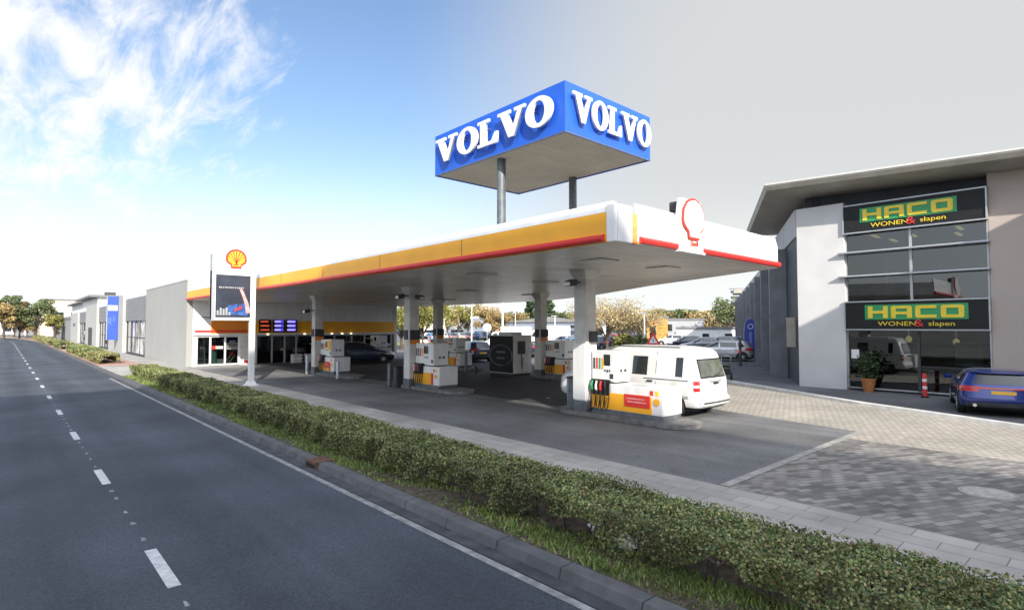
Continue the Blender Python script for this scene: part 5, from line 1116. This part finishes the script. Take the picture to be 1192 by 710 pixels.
# ================================================================== trees
def tree(name, label, loc, h, rx, lm, n=5000, leaf=.16, trunk=.3, shape='round', group=None, sparse=0., seed=0):
    rg = np.random.default_rng(seed + int(abs(loc[0]) * 7 + abs(loc[1]) * 13)); rd = random.Random(seed + int(loc[0] * 10))
    t = thing(name, label, 'tree', loc, rd.uniform(0, 6), group)
    mb = MB(); r0 = h * .022 + .03; fork = h * trunk
    mb.tube([(0, 0, -.05), (.05, .02, fork * .5), (0, .04, fork), (.05, 0, h * .75)], [r0 * 1.25, r0, r0 * .8, r0 * .2], 8)
    tips = []
    if shape == 'cone':
        for k in range(90):
            u = rg.random() ** .7; z = h * (.08 + .9 * u); rr = rx * (1 - u) ** .75 * (.55 + .5 * rg.random()); a = rg.random() * 6.283; tips.append((rr * math.cos(a), rr * math.sin(a), z, rx * .22))
    else:
        nl = 11
        for k in range(nl):
            a = 2 * math.pi * k / nl + rg.random() * .6; z0 = fork * (.8 + .5 * rg.random()); rr = rx * (.45 + .5 * rg.random()); z1 = h * (.5 + .42 * rg.random())
            p1 = (rr * .5 * math.cos(a), rr * .5 * math.sin(a), (z0 + z1) / 2 + .1 * h * rg.random()); p2 = (rr * math.cos(a), rr * math.sin(a), z1)
            mb.tube([(0, 0, z0), p1, p2], [r0 * .5, r0 * .3, r0 * .1], 5)
            for q in range(3):
                b = a + rg.normal() * .8; p3 = (p2[0] + rx * .35 * math.cos(b), p2[1] + rx * .35 * math.sin(b), min(h * .98, p2[2] + h * .1 * rg.normal() + .05 * h)); mb.tube([p1 if q else p2, p3], [r0 * .2, r0 * .05], 4); tips.append(p3 + (rx * (.20 + .16 * rg.random()),))
            tips.append(p2 + (rx * (.25 + .15 * rg.random()),))
        for k in range(14):
            a = rg.random() * 6.283; rr = rx * .6 * rg.random() ** .5; tips.append((rr * math.cos(a), rr * math.sin(a), h * (.62 + .33 * rg.random()), rx * .24))
    mb.build('trunk', M['bark'], t, smooth=True)
    tp = np.array(tips); idx = rg.integers(0, len(tp), n); d = rg.normal(size=(n, 3)); d /= np.linalg.norm(d, axis=1)[:, None]; rad = tp[idx, 3] * rg.random(n) ** .45 * (1.0 if not sparse else 1.25)
    c = tp[idx, :3] + d * rad[:, None] * (1, 1, .8); c[:, 2] = np.clip(c[:, 2], h * .12, h * 1.02)
    if sparse: c = c[rg.random(n) > sparse * (c[:, 2] / h) ** 2]
    leaf_object('crown', c, leaf, lm, t)
    return t
G1 = 'street trees at the far left'
tree('tree', 'orange autumn tree at the left edge of the picture', (.2, 150, 0), 7.2, 2.5, M['leaforange'], 4500, .24, .25, group=G1)
tree('tree', 'tall dark green tree rising behind the orange tree at the left edge', (.2, 190, 0), 10.2, 3.4, M['leafgreen'], 5000, .3, .25, group=G1)
tree('tree', 'yellow green tree between the orange tree and the bushy green one', (2.7, 158, 0), 6.0, 1.9, M['leafyellow'], 3000, .24, .22, group=G1)
tree('tree', 'bushy green street tree left of the beige building', (5.0, 150, 0), 7.9, 2.7, M['leafgreen'], 5000, .24, .3, group=G1)
tree('tree', 'small orange tree under the bushy green street tree', (4.2, 170, 0), 4.2, 1.7, M['leaforange'], 2500, .3, .2, group=G1)
tree('tree', 'narrow yellow green tree in front of the far corrugated hall', (7.2, 132, 0), 4.6, 1.3, M['leafyellow'], 2200, .2, .15, group=G1)
tree('tree', 'low yellowish tree behind the far verge hedge', (2.0, 172, 0), 5.2, 2.2, M['leafyellow'], 2500, .3, .2, group=G1)
G2 = 'trees beyond the station'
for px, d, h, rx, lm, n, lf, lab, sp in (
 (468, 62, 5.4, 2.6, 'leafyellow', 9000, .13, 'yellow green tree right of the shop end wall', 0), (492, 66, 5.2, 2.5, 'leafyellow', 9000, .13, 'yellow green tree behind the two middle columns', 0),
 (506, 118, 6.6, 3.0, 'leafyellow', 3000, .26, 'pale tree above the far white building, leftmost', .3), (521, 122, 6.2, 2.2, 'leaftan', 2000, .26, 'thin tan tree above the far white building', .5),
 (534, 124, 7.2, 3.0, 'leafyellow', 3000, .26, 'pale yellow tree left of the white lamp post', .3), (545, 126, 7.0, 2.6, 'leaftan', 2400, .26, 'tan tree directly behind the white lamp post', .5),
 (560, 128, 7.3, 3.2, 'leaftan', 2600, .26, 'thin tan tree left of the brick chimney', .5), (572, 90, 4.8, 2.2, 'leaforange', 6000, .16, 'orange tree in front of the brick chimney', 0),
 (597, 96, 4.6, 2.4, 'leaforange', 6000, .16, 'orange tree left of the grey warehouse', .2), (690, 150, 6.0, 4.0, 'leafgreen', 2500, .35, 'far green tree seen right of the front column', 0),
 (650, 150, 5.8, 4.5, 'leafgreen', 2500, .35, 'low green tree over the warehouse roof', 0), (666, 152, 5.6, 4.0, 'leafyellow', 2500, .35, 'low yellow green tree over the warehouse roof', 0),
 (706, 53, 5.0, 2.6, 'leaftan', 6500, .09, 'tan autumn tree just right of the front column', .75), (726, 54, 5.2, 2.9, 'leaftan', 7500, .09, 'largest tan autumn tree above the van roof', .75), (744, 58, 4.2, 2.2, 'leaftan', 6000, .10, 'tan autumn tree left of the orange clad building', .5),
 (768, 150, 6.2, 4.5, 'leafgreen', 2500, .35, 'far green tree above the orange clad building', 0), (785, 152, 6.6, 4.8, 'leafgreen', 2500, .35, 'far green tree above the grey facade', 0), (803, 150, 6.0, 4.5, 'leaforange', 2500, .35, 'far orange tree above the grey facade', 0),
 (822, 148, 6.2, 4.2, 'leafyellow', 2500, .35, 'far yellow tree above the white low building', 0), (838, 112, 5.2, 3.2, 'leaftan', 3000, .26, 'tan tree behind the parked cars near the flag', .2), (853, 96, 7.2, 2.6, 'leafgreen', 3600, .22, 'slim green tree left of the slate fins', .2), (862, 100, 6.0, 2.8, 'leaforange', 3400, .22, 'orange tree touching the slate fins', .1)):
    tree('tree', lab, at(px, d), h, rx, M[lm], n, lf, .24, group=G2, sparse=sp)
for px, h, lab in ((620, 9.4, 'left one of two dark conifers behind the back column'), (637, 8.8, 'right one of two dark conifers behind the back column')):
    tree('tree', lab, at(px, 110), h, 2.6, M['leafdark'], 6000, .3, .1, 'cone', 'conifers beyond the station')
def bush(px, d, h, r, lm, lab):
    t = thing('bush', lab, 'bush', at(px, d)); n = 2600; c = rng.normal(size=(n, 3)); c /= np.linalg.norm(c, axis=1)[:, None]; c *= (r, r, h * .5) * (rng.random(n) ** .35)[:, None] * (1 + .25 * np.sin(c[:, :1] * 7) * np.sin(c[:, 1:2] * 6)); c[:, 2] += h * .5; c[:, 2] = np.maximum(c[:, 2], .03); leaf_object('foliage', c, .13, M[lm], t)
    MB().tube([(0, 0, 0), (.1, 0, h * .5)], .05, 6).tube([(0, 0, 0), (-.2, .2, h * .45)], .04, 6).build('stems', M['bark'], t)
bush(727, 46, 1.9, 1.0, 'leafyellow', 'yellow green bush behind the van roof below the tan trees'); bush(743, 48, 1.7, .9, 'leafgreen', 'green bush behind the van roof right of the yellow green one')
fw = []
for k in range(60):
    p = at(470 + k * 7, 240 + 30 * random.random()); fw.append((p[0], p[1], 0))
c = np.array(fw)[rng.integers(0, 60, 26000)] + rng.normal(size=(26000, 3)) * (5, 5, 0); c[:, 2] = 7.5 * rng.random(26000) ** .6 * (1 + .2 * np.sin(c[:, 0] * .3))
tag(leaf_object('far_wood', c, .8, M['leafgreen']), kind='stuff')

# ================================================================== buildings and poles behind
hs('warehouse', 'blue grey warehouse with low roof behind the white box truck', 640, 92, 15, 22, 3.2, M['warehouse'], gable=.9, wins=[(-5.5, -3.5, 1.2, 2.0), (2.2, 5.5, 2.2, 2.7)], turn=R(-8))
hs('commercial_building', 'low white building with red stripe far behind the middle column', 520, 135, 12, 8, 3.7, M['white'], roof=M['redbrick'], wins=[(-5, -1, 1.0, 1.7), (1, 4, 1.0, 1.7)])
hs('commercial_building', 'narrow grey white block left of the brick chimney', 560, 105, 3.6, 6, 4.0, M['warehouse'], roof=M['white'], wins=[(-1.2, 1.2, .8, 1.6)])
hs('commercial_building', 'grey metal facade with two dark windows right of the orange clad building', 787, 105, 9.5, 9, 3.6, M['facadegrey'], wins=[(-3.2, -2.3, 1.7, 2.9), (-1.6, -.7, 1.7, 2.9)])
hs('commercial_building', 'orange clad building front between the tan trees and the grey facade', 765, 86, 3.0, 6, 3.7, M['wood'], wins=[(-1.1, -.2, .8, 2.6)])
hs('commercial_building', 'low white building behind the cars right of the grey facade', 826, 84, 9, 5, 2.1, M['white'], wins=[(-1.0, -.1, .9, 1.5), (2, 3, .9, 1.5)])
hs('house', 'white house with red trim just right of the front column', 690, 82, 4.2, 5, 3.8, M['white'], roof=M['redbrick'], wins=[(-1.4, -.4, 1.2, 2.4), (.4, 1.4, 1.2, 2.4)])
hs('tower_block', 'pale tower block far away beside the slate fins', 857, 320, 6.5, 8, 22.5, M['towergrey'], wins=[(-2.6, 2.6, 2.2 + 3 * k, 3.6 + 3 * k) for k in range(7)])
ch = thing('chimney', 'tall brick chimney behind the orange tree', 'chimney', at(578, 150)); MB().lathe([(.75, 0), (.58, 7.2), (.66, 7.25), (.66, 7.5)], 14).build('stack', M['redbrick'], ch, smooth=True); MB().lathe([(.5, 7.5), (.5, 7.55)], 14).build('mouth', M['black'], ch)
def lamp(px, d, h, lab, r=.06):
    t = thing('street_lamp', lab, 'street lamp', at(px, d), -bearing(px), 'lamp posts behind the station'); MB().tube([(0, 0, 0), (0, 0, h)], [r * 1.3, r * .8], 8).build('post', M['white'], t, smooth=True)
    MB().box(-.5, .25, -.1, .1, h, h + .1).build('lamp_head', M['alu'], t, bevel=.02)
lamp(549, 60, 4.6, 'slim white lamp post above the dark hatchback'); lamp(585, 70, 5.8, 'thick white lamp post right of the brick chimney', .12); lamp(600, 92, 4.6, 'thin lamp post right of the thick white one'); lamp(646, 72, 3.8, 'short white lamp post in front of the warehouse'); lamp(750, 50, 3.6, 'lamp post in front of the tan trees above the van roof'); lamp(517, 75, 3.4, 'short lamp post right of the columns')
rsn = thing('round_sign', 'round pale traffic sign on a thin post left of the dark cabinet', 'traffic sign', at(567, 44), -bearing(567)); MB().tube([(0, .03, 0), (0, .03, 2.7)], .03, 8).build('post', M['alu'], rsn); MB().lathe([(.33, -.012), (.33, .012)], 28, 0, (0, 0, 2.42), 'y').build('plate', M['white'], rsn)
wsn = thing('warning_sign', 'red and white warning triangle showing above the van roof', 'traffic sign', at(760, 41), -bearing(760)); MB().tube([(0, .03, 0), (0, .03, 1.75)], .03, 8).build('post', M['alu'], wsn)
MB().prism([(-.52, 1.2), (.52, 1.2), (0, 2.1)], -.012, .012, 0, lambda u, v, w: (u, w, v)).build('plate', M['red'], wsn); MB().prism([(-.30, 1.32), (.30, 1.32), (0, 1.84)], -.018, -.0125, 0, lambda u, v, w: (u, w, v)).build('white_field', M['white'], wsn); MB().box(-.03, .03, -.024, -.0185, 1.42, 1.66).build('symbol', M['black'], wsn)
pst = thing('marker_post', 'slim dark post with red band in front of the parked silver estate', 'post', at(861, 38)); MB().lathe([(.09, 0), (.09, 1.55), (.06, 1.62)], 12).build('post', M['darkgrey'], pst, smooth=True); MB().lathe([(.095, .85), (.095, 1.05)], 12).build('red_band', M['red'], pst)

# ================================================================== what stands behind the camera and shades the road
def block_building(name, label, x0, x1, y0, y1, h, wall, storey=3.0):
    t = thing(name, label, 'building', (x0, y0, -.2)); w, d = x1 - x0, y1 - y0
    MB().box(0, w, 0, d, 0, h).build('wall', wall, t); MB().box(-.2, w + .2, -.2, d + .2, h + .002, h + .3).build('roof', M['roofgrey'], t); mb = MB()
    for k in range(int(h / storey)):
        z = .9 + k * storey
        for y in np.arange(1.5, d - 2, 3.6): mb.box(w + .002, w + .05, y, y + 2.0, z, z + 1.5)
        for x in np.arange(1.5, w - 2, 3.6): mb.box(x, x + 2.0, d + .002, d + .05, z, z + 1.5)
    tag(mb.build('windows', M['carglass'], t), kind='stuff')
block_building('apartment_building', 'tall pale apartment block across the road behind the camera', -26, -10, -75, -21, 25.6, M['render2'])
block_building('commercial_building', 'brown brick block adjoining the furniture shop, right of the picture', 15.4, 30, -22, -5.2, 9.9, M['redbrick'], 3.3)
